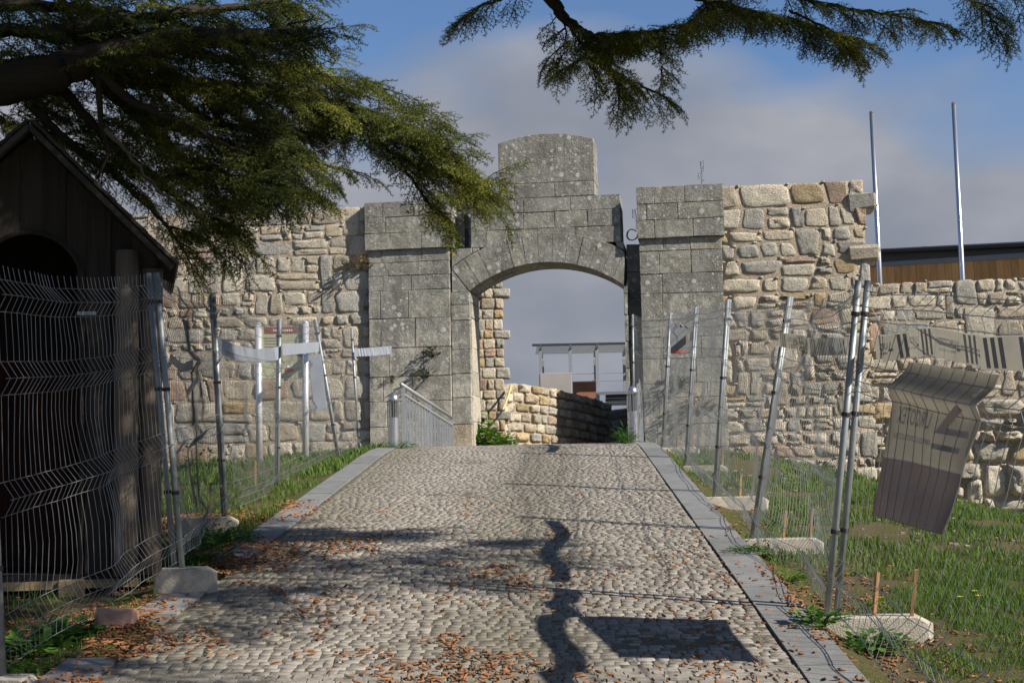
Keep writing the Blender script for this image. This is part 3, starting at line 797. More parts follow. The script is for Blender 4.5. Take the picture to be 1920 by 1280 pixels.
# curved low wall
def path_wall(name, label, pts, rowh, seed, prot=.04, matf=warm, thick=.45):
    root = thing(name, label, 'wall', (pts[0][0], pts[0][1], 0)); random.seed(seed)
    P2 = [Vector((p[0], p[1])) for p in pts]; L = [0]
    for a, b in zip(P2[:-1], P2[1:]): L.append(L[-1]+(b-a).length)
    def at(s):
        s = min(max(s, 0), L[-1]-1e-6)
        for i in range(len(L)-1):
            if s <= L[i+1]:
                t = (s-L[i])/(L[i+1]-L[i]); q = P2[i].lerp(P2[i+1], t); d = (P2[i+1]-P2[i]).normalized()
                return q, d, lerp(pts[i][2], pts[i+1][2], t), lerp(pts[i][3], pts[i+1][3], t)
    def conv(vs):
        out = []
        for s, y_, z_ in vs:
            q, d, zb0, zt0 = at(s); n_ = Vector((d.y, -d.x)); w = q-n_*y_
            out.append((w.x-pts[0][0], w.y-pts[0][1], z_))
        return out
    nrow = int(round((pts[0][3]-pts[0][2])/rowh))
    for k in range(nrow):
        s = 0
        while s < L[-1]-.05:
            q, d, zb0, zt0 = at(s); h = (zt0-zb0)/nrow
            w = min(random.uniform(.2, .42), L[-1]-s)
            if L[-1]-s-w < .12: w = L[-1]-s
            q2, _, zb1, zt1 = at(s+w); h1 = (zt1-zb1)/nrow
            j = lambda ss: .03*nz(ss*1.5, k*3.1, seed)
            pj = [(s+.012, zb0+k*h+j(s)+.008), (s+w-.012, zb1+k*h1+j(s+w)+.008), (s+w-.012, zb1+(k+1)*h1+.03*nz((s+w)*1.5, (k+1)*3.1, seed)-.008), (s+.012, zb0+(k+1)*h+.03*nz(s*1.5, (k+1)*3.1, seed)-.008)]
            vs, fs = rock_mesh(pj, prot*random.uniform(.7, 1.4), .5, seed)
            link('stone', mesh('stone', conv(vs), fs, True), matf(), root); s += w
    n = 24; vs = []; fs = []
    for i in range(n+1):
        s = L[-1]*i/n; _, _, zb0, zt0 = at(s)
        vs += conv([(s, .012, zb0-.5), (s, .012, zt0-.02), (s, thick, zt0-.02), (s, thick, zb0-.5)])
    for i in range(n):
        a = i*4
        for k in range(4): fs.append((a+k, a+(k+1) % 4, a+4+(k+1) % 4, a+4+k))
    fs += [(0, 3, 2, 1), (n*4, n*4+1, n*4+2, n*4+3)]
    link('mortar', mesh('mortar', vs, fs), 'mortar', root)
    return root
def pt(px, pyt, y, zb=None):
    q = P(px, pyt, y); return (q.x, q.y, road_z(y)-.25 if zb is None else zb, q.z)
path_wall('curved_stone_wall', 'low curved tan stone wall behind the arch, half in shadow', [pt(941, 726, 29.5), pt(960, 716, 30.0), pt(1005, 722, 30.3), pt(1053, 731, 31.0), pt(1100, 742, 32.5), pt(1146, 757, 34.5)], .2, 4)
path_wall('shaded_stone_wall', 'dark shaded wall beyond the curved wall at the right jamb', [pt(1142, 768, 36.0), pt(1210, 760, 36.6)], .25, 8, matf=lambda: 'greyst')
# unseen wall added right of the passage to shade the curved wall
root = thing('added_shade_wall', 'unseen tall rough wall behind the right jamb, added to shade the curved wall', 'wall', (0, 0, 0))
mb = MB(); A = Vector((2.62, 29.9)); B = Vector((3.15, 37.5)); n = 16
for i in range(n):
    for k in range(9):
        a = A.lerp(B, i/n); b = A.lerp(B, (i+1)/n); z0 = 1.6+k*.36
        mb.box((a.x-random.uniform(0, .02), a.y+.01, z0+.01), (b.x+.45, b.y-.01, z0+.35), .03, .01)
mb.build('stonework', 'greyst', root, kind='stuff')
# boulders by the ivy
for i, (px, w) in enumerate(((968, .2), (985, .16), (952, .14))):
    q = P(px, 812, 28.3); q.z = road_z(28.3)
    mb = MB(); mb.box((-w, -.12, -.1), (w, .14, .22-.03*i), .06, .02)
    o = mb.build('rubble_stone', 'cream', loc=q)
    tag(o, ['pale rubble stone at the foot of the curved wall, in the middle of three', 'pale rubble stone at the foot of the curved wall, rightmost of three', 'pale rubble stone half under the ivy, leftmost of three'][i], 'stone')
# yellow hose leaning
q0, q1 = P(915, 800, 28.6), P(958, 722, 29.25)
mb = MB(); mb.tube([q0.lerp(q1, t)+Vector((.05*math.sin(3*t), -.1*math.sin(math.pi*t), -.1*math.sin(math.pi*t))) for t in [i/10 for i in range(11)]], .022, 8)
tag(mb.build('hose', 'yellowpipe', smooth=True), 'yellow hose sloping up against the tan wall behind the ivy', 'hose')

# ------------------------------------------------------------------ steel canopy beyond
Yc = 44.0
root = thing('steel_canopy', 'galvanised steel canopy frame with slatted top seen through the arch', 'canopy', (0, 0, 0))
def C_(px, py, y=Yc): return P(px, py, y)
posts_f = [(1014, 652), (1070, 650), (1120, 649), (1178, 648)]
cz0 = C_(1014, 652).z; Yb = 47.0
mb = MB()
def part(name, fn, mat='railpaint'):
    m = MB(); fn(m); return m.build(name, mat, root)
xsF = [C_(px, 700).x for px, _ in posts_f]+[C_(1240, 700).x]
zt_ = (C_(1014, 652).z+C_(1120, 650).z)/2
for x in xsF:
    part('column', lambda m: m.beam((x, Yc, 1.0), (x, Yc, zt_-.06), .1, .1))
    part('column', lambda m: m.beam((x+.12, Yb, 1.0), (x+.12, Yb, zt_-.16), .1, .1))
    part('rafter', lambda m: m.beam((x, Yc-.3, zt_+.0), (x+.12, Yb+.3, zt_+.0), .07, .12), 'zinc')
part('beam', lambda m: m.beam((xsF[0]-.25, Yc, zt_+.09), (xsF[-1], Yc, zt_+.09), .1, .07), 'darkmetal')
for k in range(5):
    yy = lerp(Yc+.45, Yb+.2, k/4)
    part('slat', lambda m: m.beam((xsF[0]-.1, yy, zt_+.1), (xsF[-1], yy, zt_+.1), .26, .03), 'steel')
for py in (700, 714):
    z_ = C_(1100, py).z
    part('cable', lambda m: m.tube([(xsF[1]+.05, Yc+.02, z_), (xsF[-1], Yc+.02, z_)], .012, 5))
p = C_(1012, 700), C_(1072, 735)
part('side_panel', lambda m: m.box((p[0].x, Yc-.11, p[1].z-.5), (p[1].x, Yc-.07, p[0].z), .01), 'panelgrey')
p = C_(1072, 716, 46), C_(1121, 742, 46)
part('rusty_panel', lambda m: m.box((p[0].x, 45.9, p[1].z-.4), (p[1].x, 46, p[0].z), .01), 'rust')
part('floor_beam', lambda m: m.beam((C_(1120, 738).x, Yc-.12, C_(1120, 738).z), (xsF[-1], Yc-.12, C_(1120, 736).z), .1, .09), 'steel')
for py in (742, 749, 756):
    z_ = C_(1150, py).z
    part('louvre', lambda m: m.box((C_(1136, py).x, Yc-.05, z_-.05), (xsF[-1], Yc+.3, z_+.045), .01), 'darkmetal')

# ------------------------------------------------------------------ building and flagpoles on the right
Yh = 38.0
root = thing('timber_building', 'long low building with orange timber cladding and a dark metal roof edge', 'building', (0, 0, 0))
xa = P(1640, 500, Yh).x; 
def zl(x, pa, pb):                      # a height that follows the roof line from pixel rows at 1650 and 1920
    A_, B_ = P(1650, pa, Yh), P(1920, pb, Yh-1.6); t = (x-A_.x)/(B_.x-A_.x); return lerp(A_.z, B_.z, t)
def yl(x):
    A_, B_ = P(1650, 500, Yh), P(1920, 500, Yh-1.6); t = (x-A_.x)/(B_.x-A_.x); return lerp(A_.y, B_.y, t)
x = xa-1.0; random.seed(3); xe = P(1920, 500, Yh-1.6).x+2.5; cnt = 0
while x < xe:
    w = random.uniform(.155, .175); y_ = yl(x)+random.uniform(-.012, .012); m = MB()
    x2 = x+w-.006; dj = y_-yl(x)
    m.add([(xx, yl(xx)+dj+d_, zz) for zz in (zl(x, 560, 560), zl(x, 500, 484)) for d_ in (0, .03) for xx in (x, x2)], [(0, 2, 3, 1), (4, 5, 7, 6), (0, 1, 5, 4), (2, 6, 7, 3), (0, 4, 6, 2), (1, 3, 7, 5)]); m.build('plank', 'cladding', root); x += w
def strip(name, pa0, pb0, pa1, pb1, dy0, dy1, mat, xx0=xa-1.2, xx1=xe):
    m = MB(); vs = []
    for x_ in (xx0, xx1):
        for dy in (dy0, dy1):
            for (pa, pb) in ((pa0, pb0), (pa1, pb1)): vs.append((x_, yl(x_)+dy, zl(x_, pa, pb)))
    m.add(vs, [(0, 1, 3, 2), (4, 6, 7, 5), (0, 4, 5, 1), (2, 3, 7, 6), (1, 5, 7, 3), (0, 2, 6, 4)])
    return m.build(name, mat, root)
strip('back_wall', 575, 575, 478, 468, .04, 3.5, 'darkmetal')
strip('band', 500, 484, 492, 474, -.03, .038, 'zinc')
strip('soffit', 492, 474, 476, 465, -.02, .036, 'darkmetal')
strip('roof', 476, 464, 471, 458, -.3, 4, 'darkmetal')
strip('gutter', 472, 459.5, 470, 456.5, -.36, -.301, 'zinc')
x = xa; 
while x < xe:
    m = MB(); m.box((x-.02, yl(x)-.28, zl(x, 471, 458)), (x+.02, yl(x)+3, zl(x, 469, 456)+.01)); m.build('seam', 'zinc', root); x += 1.15
for (t_, b_, y_, lab) in (((1634, 213), (1650, 530), 30.0, 'silver flagpole at the end of the tall rubble wall'), ((1788, 196), (1805, 525), 30.0, 'silver flagpole in front of the timber building, the taller looking one')):
    A_ = P(*b_, y_); B_ = P(*t_, y_); z0 = terrain(A_.x, y_)
    root = thing('flagpole', lab, 'flagpole', (A_.x, y_, z0), 0, 'flagpoles behind the wall')
    d = (B_-A_); base = A_-d*((A_.z-z0)/d.z); pts = [base.lerp(B_, t)-Vector((A_.x, y_, z0)) for t in (0, .3, .6, 1)]
    m = MB(); m.tube(pts, [.062, .058, .052, .046], 14); m.build('pole', 'steel', root, smooth=True)
    m = MB(); m.lathe([(.05, 0), (.055, .02), (.03, .05)], 12, tuple(pts[-1])); m.build('cap', 'steel', root)
    m = MB(); m.box((pts[0].x-.15, pts[0].y-.15, 0), (pts[0].x+.15, pts[0].y+.15, .03)); m.build('base_plate', 'steel', root)

# ------------------------------------------------------------------ fences
def clampdict(d): return d
def make_panel(name_label, b0, t0, b1, t1, rnd_seed, dens=.055, bend=.05, wob=.03, sag=.0, group='wire mesh fence panels along the ramp', clamp=True, post2=True, wr=.0019, crush=0, folds=(.10, .42, .72, .93)):
    """b0,t0 base and top of one post, b1,t1 of the other (world)"""
    b0, t0, b1, t1 = map(Vector, (b0, t0, b1, t1)); o = b0.copy()
    root = thing('mesh_fence', name_label, 'fence panel', o, 0, group)
    L = (b1-b0).length; nrm = (b1-b0).cross(Vector((0, 0, 1))).normalized(); along = (b1-b0).normalized()
    def S(u, v):
        p = b0.lerp(b1, u).lerp(t0.lerp(t1, u), v)
        f_d = 0
        for c in folds:
            e = .042
            if abs(v-c) < e: f_d += bend*(1-abs(v-c)/e)
        edge = math.sin(math.pi*min(max(u, 0), 1))**.6
        w = wob*2.2*nz(u*2.3+rnd_seed, v*2.1, rnd_seed)*edge+wob*.7*nz(u*7+rnd_seed, v*6, 3)*edge
        p = p+nrm*(f_d+w)+along*(wob*.9*nz(u*3, v*4+rnd_seed, 9)*edge)
        p.z -= sag*math.sin(math.pi*u)*v+.02*nz(u*5, rnd_seed)*v
        if crush: # local damage, wires squeezed together near one post
            p = p+along*(crush*math.exp(-((v-.86)/.12)**2)*math.exp(-(u/.25)**2)*math.sin(u*12))
        return p-o
    m = MB(); n = int(L/dens)
    vs_ = sorted(set([0.02, 1.0]+[c+k*.042 for c in folds for k in (-1, 0, 1) if c+k*.042 < 1.0]+[.2, .28, .35, .52, .58, .63, .8]))
    for i in range(1, n):
        u = i/n; m.tube([S(u, v+(.01 if v == 1.0 else 0)) for v in vs_], wr, 3, False)
    hs = []
    for c in folds: hs += [c-.042, c, c+.042]
    hs = [h for h in hs if h < .99]+[.02]
    nh = 28
    for v in hs:
        m.tube([S(.005+.99*i/nh, v)+nrm*.004 for i in range(nh+1)], wr*1.25, 3, False)
    m.build('wire_mesh', 'wire', root, kind='stuff')
    for (bb, tt, sgn) in ((b0, t0, 1), (b1, t1, -1)):
        sh = Vector((.034*(1 if bb.y < 11 else .4)*(-1 if sgn > 0 else 1), 0, 0)); pp = [bb-o+along*.028*sgn+sh, tt-o+along*.028*sgn+sh]; pp[1] += (pp[1]-pp[0])*.012
        q = MB(); q.tube([pp[0], pp[0].lerp(pp[1], .5), pp[1]], .021, 12); q.build('post', 'galv', root, smooth=True)
        for v in (.25, .6, .9):
            q = MB(); c = pp[0].lerp(pp[1], v); d = (pp[1]-pp[0]).normalized(); q.tube([c-d*.012, c+d*.012], .027, 10); q.build('cable_tie', 'black', root)
    root['_'] = 0; del root['_']
    return S, root, o
def post_pts(bpx, tpx, y, y2=None): return P(*bpx, y), P(*tpx, y if y2 is None else y2)
PR = [((1.72, 5.5, .53), (2.8, 4.9, 2.4))]
PR += [post_pts((1560, 1152), (1618, 533), 8.75, 8.6), post_pts((1412, 1008), (1481, 562), 12), post_pts((1341, 930), (1366, 566), 14.7),
       post_pts((1287, 872), (1306, 579), 18.4), post_pts((1243, 838), (1258, 590), 21.6), post_pts((1190, 815), (1187, 592), 24.6)]
labsR = ['fence panel nearest on the right, carrying the large hanging banner', 'second fence panel from the camera on the right, beyond the banner',
         'third fence panel from the camera on the right side of the ramp', 'fourth fence panel from the camera on the right side of the ramp',
         'fence panel on the right with the small grey board hung on it', 'farthest fence panel on the right, ending at the steel bollard']
SR = []
for i in range(6):
    b0, t0 = PR[i+1]; b1, t1 = PR[i]
    SR.append(make_panel(labsR[i], b0, t0, b1, t1, i*3.1+1, dens=(.115 if i == 0 else .07), wob=[.05, .05, .035, .03, .03, .03][i], bend=.06 if i == 0 else .05, wr=.0026 if i == 0 else .0025, sag=[.05, .06, .05, .03, .03, .06][i], group='fence panels right of the ramp', crush=.1 if i == 0 else 0, folds=(.13, .725, .94) if i == 0 else (.10, .42, .72, .93)))
PL = [post_pts((12, 1265), (-22, 500), 7.4), post_pts((335, 1062), (287, 518), 9.8), post_pts((421, 967), (398, 557), 13.0),
      post_pts((519, 920), (523, 602), 16.9), post_pts((636, 862), (591, 602), 20.4), post_pts((673, 848), (658, 617), 22.6)]
labsL = ['fence panel nearest on the left, standing in front of the wooden hut', 'fence panel beside the hut with a torn grey strip hanging from it',
         'fence panel with a long white tape drooping to the info board', 'fence panel in front of the info board with two white posts',
         'farthest and shortest fence panel on the left, leaning by the pier']
SLf = []
for i in range(5):
    b0, t0 = PL[i]; b1, t1 = PL[i+1]
    SLf.append(make_panel(labsL[i], b0, t0, b1, t1, i*2.7+40, dens=.062, wob=[.05, .05, .04, .03, .05][i], bend=.055, wr=.0019 if i == 0 else .0022, sag=[.05, .05, .03, .03, .08][i], group='fence panels left of the ramp'))
# concrete feet
def foot(base, ang_, lab, group, off=.18, sc_=1.0, mat='concrete'):
    z = base.z-.01; m = MB(); L, Wd, Hh = .36*sc_, .11, .135
    # long block with rounded ends
    prof = [(-L, -.07), (-L, .6*Hh), (-L+.05, Hh), (L-.07, Hh), (L, .7*Hh), (L, -.07)]
    n = len(prof); vs = []
    for yy, k in ((-Wd, .93), (-Wd+.02, 1.0), (Wd-.02, 1.0), (Wd, .93)):
        for px, pz in prof: vs.append((px*k+random.uniform(-.004, .004), yy+random.uniform(-.003, .003), (pz-.03)*k+.03))
    fs = [tuple(range(n)), tuple(reversed(range(3*n, 4*n)))]
    for l in range(3):
        for i in range(n): j = (i+1) % n; fs.append((l*n+i, (l+1)*n+i, (l+1)*n+j, l*n+j))
    m.add(vs, fs)
    o = m.build('concrete_block', mat, loc=(base.x+off*math.cos(ang_), base.y+off*math.sin(ang_), z-Hh+.005), rot=(0, 0, ang_))
    return tag(o, lab, 'fence foot', group), z
FR = [foot(PR[i][0], a_, l_, 'concrete feet under the right fence', off, s_) for i, a_, l_, off, s_ in (
    (1, R(-5), 'large pale concrete foot nearest on the right with two orange stakes in it', .2, 1.05),
    (2, R(2), 'concrete foot under the second right post pair with two stakes and a weed', .22, .98),
    (3, R(0), 'concrete foot under the third right post pair with one stake in it', .17, 1.0),
    (4, R(0), 'concrete foot under the fourth right post with a single orange stake', .16, 1.0),
    (5, R(0), 'smallest concrete foot on the right, near the bollard', .18, 1.0))]
foot(PL[0][0], R(0), 'pale concrete foot at the bottom left corner of the photo', 'concrete feet under the left fence', .0, .5)
foot(PL[1][0], R(10), 'shaded chipped concrete foot beside the hut corner', 'concrete feet under the left fence', .05, .58)
foot(PL[2][0], R(5), 'dull shaded concrete foot behind weeds on the left', 'concrete feet under the left fence', -.14, .72)
for dx, l_ in ((-.2, 'cream concrete foot under the info board fence, left one of the touching pair'), (.2, 'cream concrete foot under the info board fence, right one of the touching pair')):
    foot(PL[3][0], R(3), l_, 'concrete feet under the left fence', dx, .52)
foot(PL[4][0], R(12), 'pale concrete foot under the leaning left post near the pier', 'concrete feet under the left fence', -.08, .7)
# stone block under the left panel
q = P(219, 1158, 8.75); m = MB(); m.box((-.125, -.08, -.03), (.125, .08, .1), .025, .006)
tag(m.build('stone_block', 'brickblock', loc=(q.x, 8.75, terrain(q.x, 8.75)+.0), rot=(0, 0, .1)), 'reddish stone block holding down the near left fence panel', 'stone block')
# stakes
def stake(px, pyb, pyt, y, mat, lab, lean=0, w=.035):
    A_ = P(px, pyb, y); B_ = P(px+lean, pyt, y); m = MB(); m.beam(A_-Vector((0, 0, .1))-A_, B_-A_, w, .02)
    tag(m.build('wooden_stake', mat, loc=A_, rot=(0, 0, random.uniform(-.3, .3))), lab, 'stake', 'wooden stakes in the concrete feet')
yA = PR[1][0].y-.05; yB = PR[2][0].y
stake(1634, 1160, 1072, yA, 'stake', 'thin orange stake in the nearest right foot, the left one', 12, .036)
stake(1704, 1165, 1067, yA-.05, 'stake', 'wider orange stake in the nearest right foot, the right one', 14, .045)
stake(1465, 1015, 957, yB, 'stake', 'orange stake in the second right foot, the left one', 9)
stake(1516, 1016, 953, yB, 'stakedark', 'brown stake in the second right foot, the right one', 7)
stake(1386, 932, 892, PR[3][0].y, 'stake', 'orange stake standing in the third right foot', 3)
stake(1353, 878, 840, PR[4][0].y, 'stake', 'reddish stake standing in the fourth right foot', 3)
stake(1299, 842, 808, PR[5][0].y, 'stake', 'small orange stake in the farthest right foot, the right one', 1)
stake(1269, 842, 806, PR[5][0].y, 'stakedark', 'old brown stake in the farthest right foot, the left one', 1)
stake(479, 915, 862, PL[3][0].y, 'stake', 'pinkish stake in the left foot below the info board', 0)
stake(395, 960, 905, PL[2][0].y, 'stakedark', 'dark stake in the shaded left foot behind weeds', 0)
stake(602, 866, 838, PL[4][0].y, 'stakedark', 'small dark stake in the foot of the leaning left post', -3)
# ------------------------------------------------------------------ tapes, banner, boards
def ribbon(pts, h, mat, name, label, cat='tape', twist=.0, seed=0, group=None, root=None):
    n = 28; pts = [Vector(p) for p in pts]; vs = []; fs = []
    Ls = len(pts)-1
    for i in range(n+1):
        t = i/n*Ls; k = min(int(t), Ls-1); q = pts[k].lerp(pts[k+1], t-k)
        w = h*(1+.06*nz(i*.3, seed)); tw = twist*nz(i*.18, seed+4)
        dy = Vector((math.sin(tw)*.5, math.sin(tw)*.6, math.cos(tw)))*w/2
        rp = Vector((0, .012*nz(i*.9, seed, 2), 0))
        a, b = q+dy+rp, q-dy-rp; vs += [a, b, a+Vector((0, .0015, 0)), b+Vector((0, .0015, 0))]
    for i in range(n):
        a = 4*i; fs += [(a, a+1, a+5, a+4), (a+2, a+6, a+7, a+3), (a, a+4, a+6, a+2), (a+1, a+3, a+7, a+5)]
    fs += [(0, 2, 3, 1), (4*n, 4*n+1, 4*n+3, 4*n+2)]
    o = link(name, mesh(name, vs, fs), mat, root)
    if label: tag(o, label, cat, group)
    return o
def LP(lst, y0, y1):
    n = len(lst)-1; return [P(px, py, lerp(y0, y1, i/n)) for i, (px, py) in enumerate(lst)]
ribbon(LP([(402, 645), (440, 660), (480, 668), (522, 662)], 12.95, 16.8), .155, 'tape', 'site_tape', 'white tape drooping from the dark left post to the info board', seed=1, twist=.2, group='white site tapes')
ribbon(LP([(530, 655), (565, 653), (598, 650)], 16.8, 20.2), .14, 'tape', 'site_tape', 'short white tape crossing in front of the info board', seed=2, twist=.1, group='white site tapes')
ribbon(LP([(664, 661), (700, 659), (734, 656)], 22.5, 22.7), .13, 'tape', 'site_tape', 'loose white tape end sticking out towards the left pier', seed=3, twist=.1, group='white site tapes')
ribbon(LP([(145, 587), (180, 587)], 8.8, 9.0), .022, 'tape', 'tape_scrap', 'thin white tape scrap caught in the mesh before the hut', seed=4)
# torn grey strip
ribbon(LP([(312, 690), (322, 672), (340, 690), (362, 683)], 10.2, 10.9), .075, 'tapegrey', 'torn_strip', 'torn grey strip snagged beside the hut, upper piece', seed=9, twist=1.2)
ribbon(LP([(370, 688), (372, 708), (350, 738)], 10.9, 10.7), .06, 'tapegrey', 'torn_strip', 'torn grey strip snagged beside the hut, dangling lower piece', seed=12, twist=1.0)
# white sheet hanging at an angle
m = MB(); y_ = 19.3; pl = [(579, 667), (602, 663), (613, 765), (586, 773)]
q = [P(*p_, y_) for p_ in pl]; m.add([v for v in q]+[v+Vector((0, .006, 0)) for v in q], [(0, 3, 2, 1), (4, 5, 6, 7), (0, 1, 5, 4), (1, 2, 6, 5), (2, 3, 7, 6), (3, 0, 4, 7)])
tag(m.build('plastic_sheet', 'tape'), 'white ribbed plastic sheet hanging right of the info board', 'sheet')
# info board
yb_ = 20.3
root = thing('info_board', 'faded information board on two thick silver posts', 'sign', P(530, 890, yb_))
o0 = root.location.copy()
for (pb, pt_) in (((487, 889), (484, 608)), ((573, 887), (573, 606))):
    A_, B_ = P(*pb, yb_), P(*pt_, yb_); m = MB(); m.tube([A_-o0-Vector((0, 0, .15)), B_-o0], .048, 16); 
    m.lathe([(.048, 0), (.04, .02), (.02, .035)], 16, tuple(B_-o0)); m.build('post', 'whitepost', root, smooth=True)
def quad_on(root, name, mat, pl, y, th=.02, o0=o0):
    m = MB(); q = [P(*p_, y)-o0 for p_ in pl]
    m.add([v for v in q]+[v+Vector((0, th, 0)) for v in q], [(0, 3, 2, 1), (4, 5, 6, 7), (0, 1, 5, 4), (1, 2, 6, 5), (2, 3, 7, 6), (3, 0, 4, 7)])
    return m.build(name, mat, root)
quad_on(root, 'board', 'boardcream', [(489, 612), (569, 611), (569, 708), (489, 710)], yb_+.0)
quad_on(root, 'header', 'maroon', [(496, 613), (562, 612), (562, 624), (496, 625)], yb_-.006, .004)
quad_on(root, 'emblem', 'redline', [(535, 690), (551, 690), (551, 697), (535, 697)], yb_-.006, .004)
quad_on(root, 'emblem', 'whiteprint', [(538, 685), (550, 684), (550, 688), (538, 689)], yb_-.006, .004)
for k in range(9):
    px = 512+k*4.2
    quad_on(root, 'lettering', 'whiteprint', [(px, 617.5), (px+2.6, 617.3), (px+2.6, 620.8), (px, 621)], yb_-.012, .004)
for k in range(9):
    py = 632+k*5.5; quad_on(root, 'text_line', 'panelgrey', [(497, py), (497+22+5*(k % 3), py), (497+22+5*(k % 3), py+1.6), (497, py+1.6)], yb_-.006, .003)
# small grey board on the right fence
S_, _, og = SR[4]
yq = 19.6
root = thing('grey_board', 'small grey board with a white peak logo hung on the right fence', 'sign', P(1281, 660, yq)); o1 = root.location.copy()
quad_on(root, 'board', 'greyboard', [(1257, 606), (1303, 606), (1303, 662), (1257, 662)], yq, .01, o1)
quad_on(root, 'stripe', 'redline', [(1260, 656), (1299, 656), (1299, 661), (1260, 661)], yq-.006, .004, o1)
m = MB(); zz_ = [(1271, 612), (1276, 607), (1280, 612), (1284, 608), (1291, 614)]
for a, b in zip(zz_[:-1], zz_[1:]): m.beam(P(*a, yq-.006)-o1, P(*b, yq-.006)-o1, .003, .012, (0, 1, 0))
m.build('logo', 'whiteprint', root)
ribbon(LP([(1256, 637), (1275, 640), (1290, 635), (1303, 624)], 21.0, 18.6), .12, 'tapegrey', 'printed_tape', 'pale ribbed tape sagging across the small grey board', seed=21, group='printed site tapes')
# text helper
def text_mesh(txt, size):
    cu = bpy.data.curves.new('txt', 'FONT'); cu.body = txt; cu.size = size; cu.align_x = 'CENTER'; cu.align_y = 'CENTER'; cu.offset = size*.012
    o = bpy.data.objects.new('txt', cu); COL.objects.link(o); dg = bpy.context.evaluated_depsgraph_get()
    me = bpy.data.meshes.new_from_object(o.evaluated_get(dg)); bpy.data.objects.remove(o); return me
def text_on(fn, txt, cx, cy, size, mat, root, name='lettering', mirror=True, sx=1.0):
    """fn maps a flat (u,v) in metres to a point just proud of the surface"""
    me = text_mesh(txt, size)
    for v in me.vertices:
        u = v.co.x*sx*(-1 if mirror else 1)+cx; w = v.co.y+cy; v.co = fn(u, w)
    me.update(); return link(name, me, mat, root)
# printed tape on the right fence
def tape_print(pts, h, label, words, seed):
    root = thing('printed_tape', label, 'tape', pts[0], 0, 'printed site tapes'); o = Vector(pts[0])
    pts = [Vector(p)-o for p in pts]; Ls = [0]
    for a, b in zip(pts[:-1], pts[1:]): Ls.append(Ls[-1]+(b-a).length)
    tot = Ls[-1]
    def at(u, v, off=.0):
        u = min(max(u, 0), tot-1e-5)
        for i in range(len(Ls)-1):
            if u <= Ls[i+1]:
                t = (u-Ls[i])/(Ls[i+1]-Ls[i]); q = pts[i].lerp(pts[i+1], t); d = (pts[i+1]-pts[i]).normalized(); break
        n_ = d.cross(Vector((0, 0, 1))).normalized()
        if n_.y > 0: n_ = -n_
        return q+Vector((0, 0, v))+n_*(off+.01*nz(u*2, v*2+seed)+.055*math.sin(u*3.3+seed))
    n = 50; vs = []; fs = []
    for i in range(n+1):
        u = tot*i/n
        for v in (-h/2, 0, h/2): vs.append(at(u, v)); vs.append(at(u, v, -.001))
    for i in range(n):
        a = 6*i; b = a+6
        for k in (0, 2): fs += [(a+k, b+k, b+k+2, a+k+2), (a+k+1, a+k+3, b+k+3, b+k+1)]
    link('tape_strip', mesh('tape', vs, fs), 'tapegrey', root)
    u = .06
    fn = lambda a, b: at(a, b, .0025)
    while u < tot-.1:
        for k in range(3):
            if u+.1 > tot: break
            m = MB(); w = .032; sl = .03; g = [(u, h*.46), (u+w, h*.46), (u+w+sl, -h*.44), (u+sl, -h*.44)]
            m.add([fn(*p_) for p_ in g]+[at(p_[0], p_[1], .001) for p_ in g], [(0, 3, 2, 1), (4, 5, 6, 7), (0, 1, 5, 4), (1, 2, 6, 5), (2, 3, 7, 6), (3, 0, 4, 7)])
            m.build('stripe', 'tapestripe', root); u += .062
        if words and u+.42 < tot:
            u += .07; text_on(fn, 'URCOTEX', u+.11, .012, .052, 'tapestripe', root)
            m = MB(); m.add([fn(u+.235+dx, z_) for dx, z_ in ((0, -.02), (.05, -.02), (.045, -.005), (.012, -.005), (.03, .03), (.022, .035))], [(0, 1, 2, 3, 4, 5)]); m.build('logo', 'tapestripe', root)
            text_on(fn, 'EMPRESA CONSTRUCTORA', u+.12, -.028, .017, 'tapestripe', root); u += .32
        else: u += .1
nearR = [SR[0][0](t, .80)+SR[0][2]+Vector((-.03, 0, .0)) for t in (0.0, .2, .4, .6, .8, 1)]
tp = LP([(1628, 650), (1660, 655), (1720, 642), (1760, 640), (1800, 655), (1850, 662), (1925, 662)], 8.65, 5.9)
for i, p_ in enumerate(tp):                                 # keep the tape on the panel's camera side
    pass
tape_print(tp, .15, 'printed grey tape with mirrored lettering stretched above the banner', True, 1)
tape_print(LP([(1472, 636), (1500, 645), (1545, 650), (1603, 648)], 11.9, 8.9), .12, 'printed grey tape with stripes on the second right fence panel', True, 5)
# banner on panel 0: find panel coordinates for its corners
S0, r0_, o00 = SR[0]
def solve(px, py):
    u, v = .4, .5
    for _ in range(40):
        a = proj(S0(u, v)+o00); e = 1e-3; bx = proj(S0(u+e, v)+o00); by = proj(S0(u, v+e)+o00)
        J = ((bx[0]-a[0])/e, (by[0]-a[0])/e, (bx[1]-a[1])/e, (by[1]-a[1])/e); D = J[0]*J[3]-J[1]*J[2]
        if abs(D) < 1e-6: break
        dx, dy = px-a[0], py-a[1]; u += .6*(dx*J[3]-dy*J[1])/D; v += .6*(J[0]*dy-J[2]*dx)/D
        u = min(max(u, -.3), 1.5); v = min(max(v, -.3), 1.3)
    return u, v
cor = {k: solve(*p_) for k, p_ in dict(tl=(1702, 678), tr=(1870, 702), bl=(1632, 962), br=(1763, 1001)).items()}
print('BANNER', cor)
b_tl, b_tr, b_bl, b_br = [P(*p_, y_) for p_, y_ in (((1702, 680), 7.55), ((1869, 703), 6.75), ((1632, 962), 7.75), ((1763, 1002), 7.0))]
root = thing('banner', 'cream and mauve banner with mirrored lettering, tilted on the near right fence', 'banner', b_bl); ob = b_bl.copy()
bn = (b_br-b_bl).cross(b_tl-b_bl).normalized()
if bn.y > 0: bn = -bn
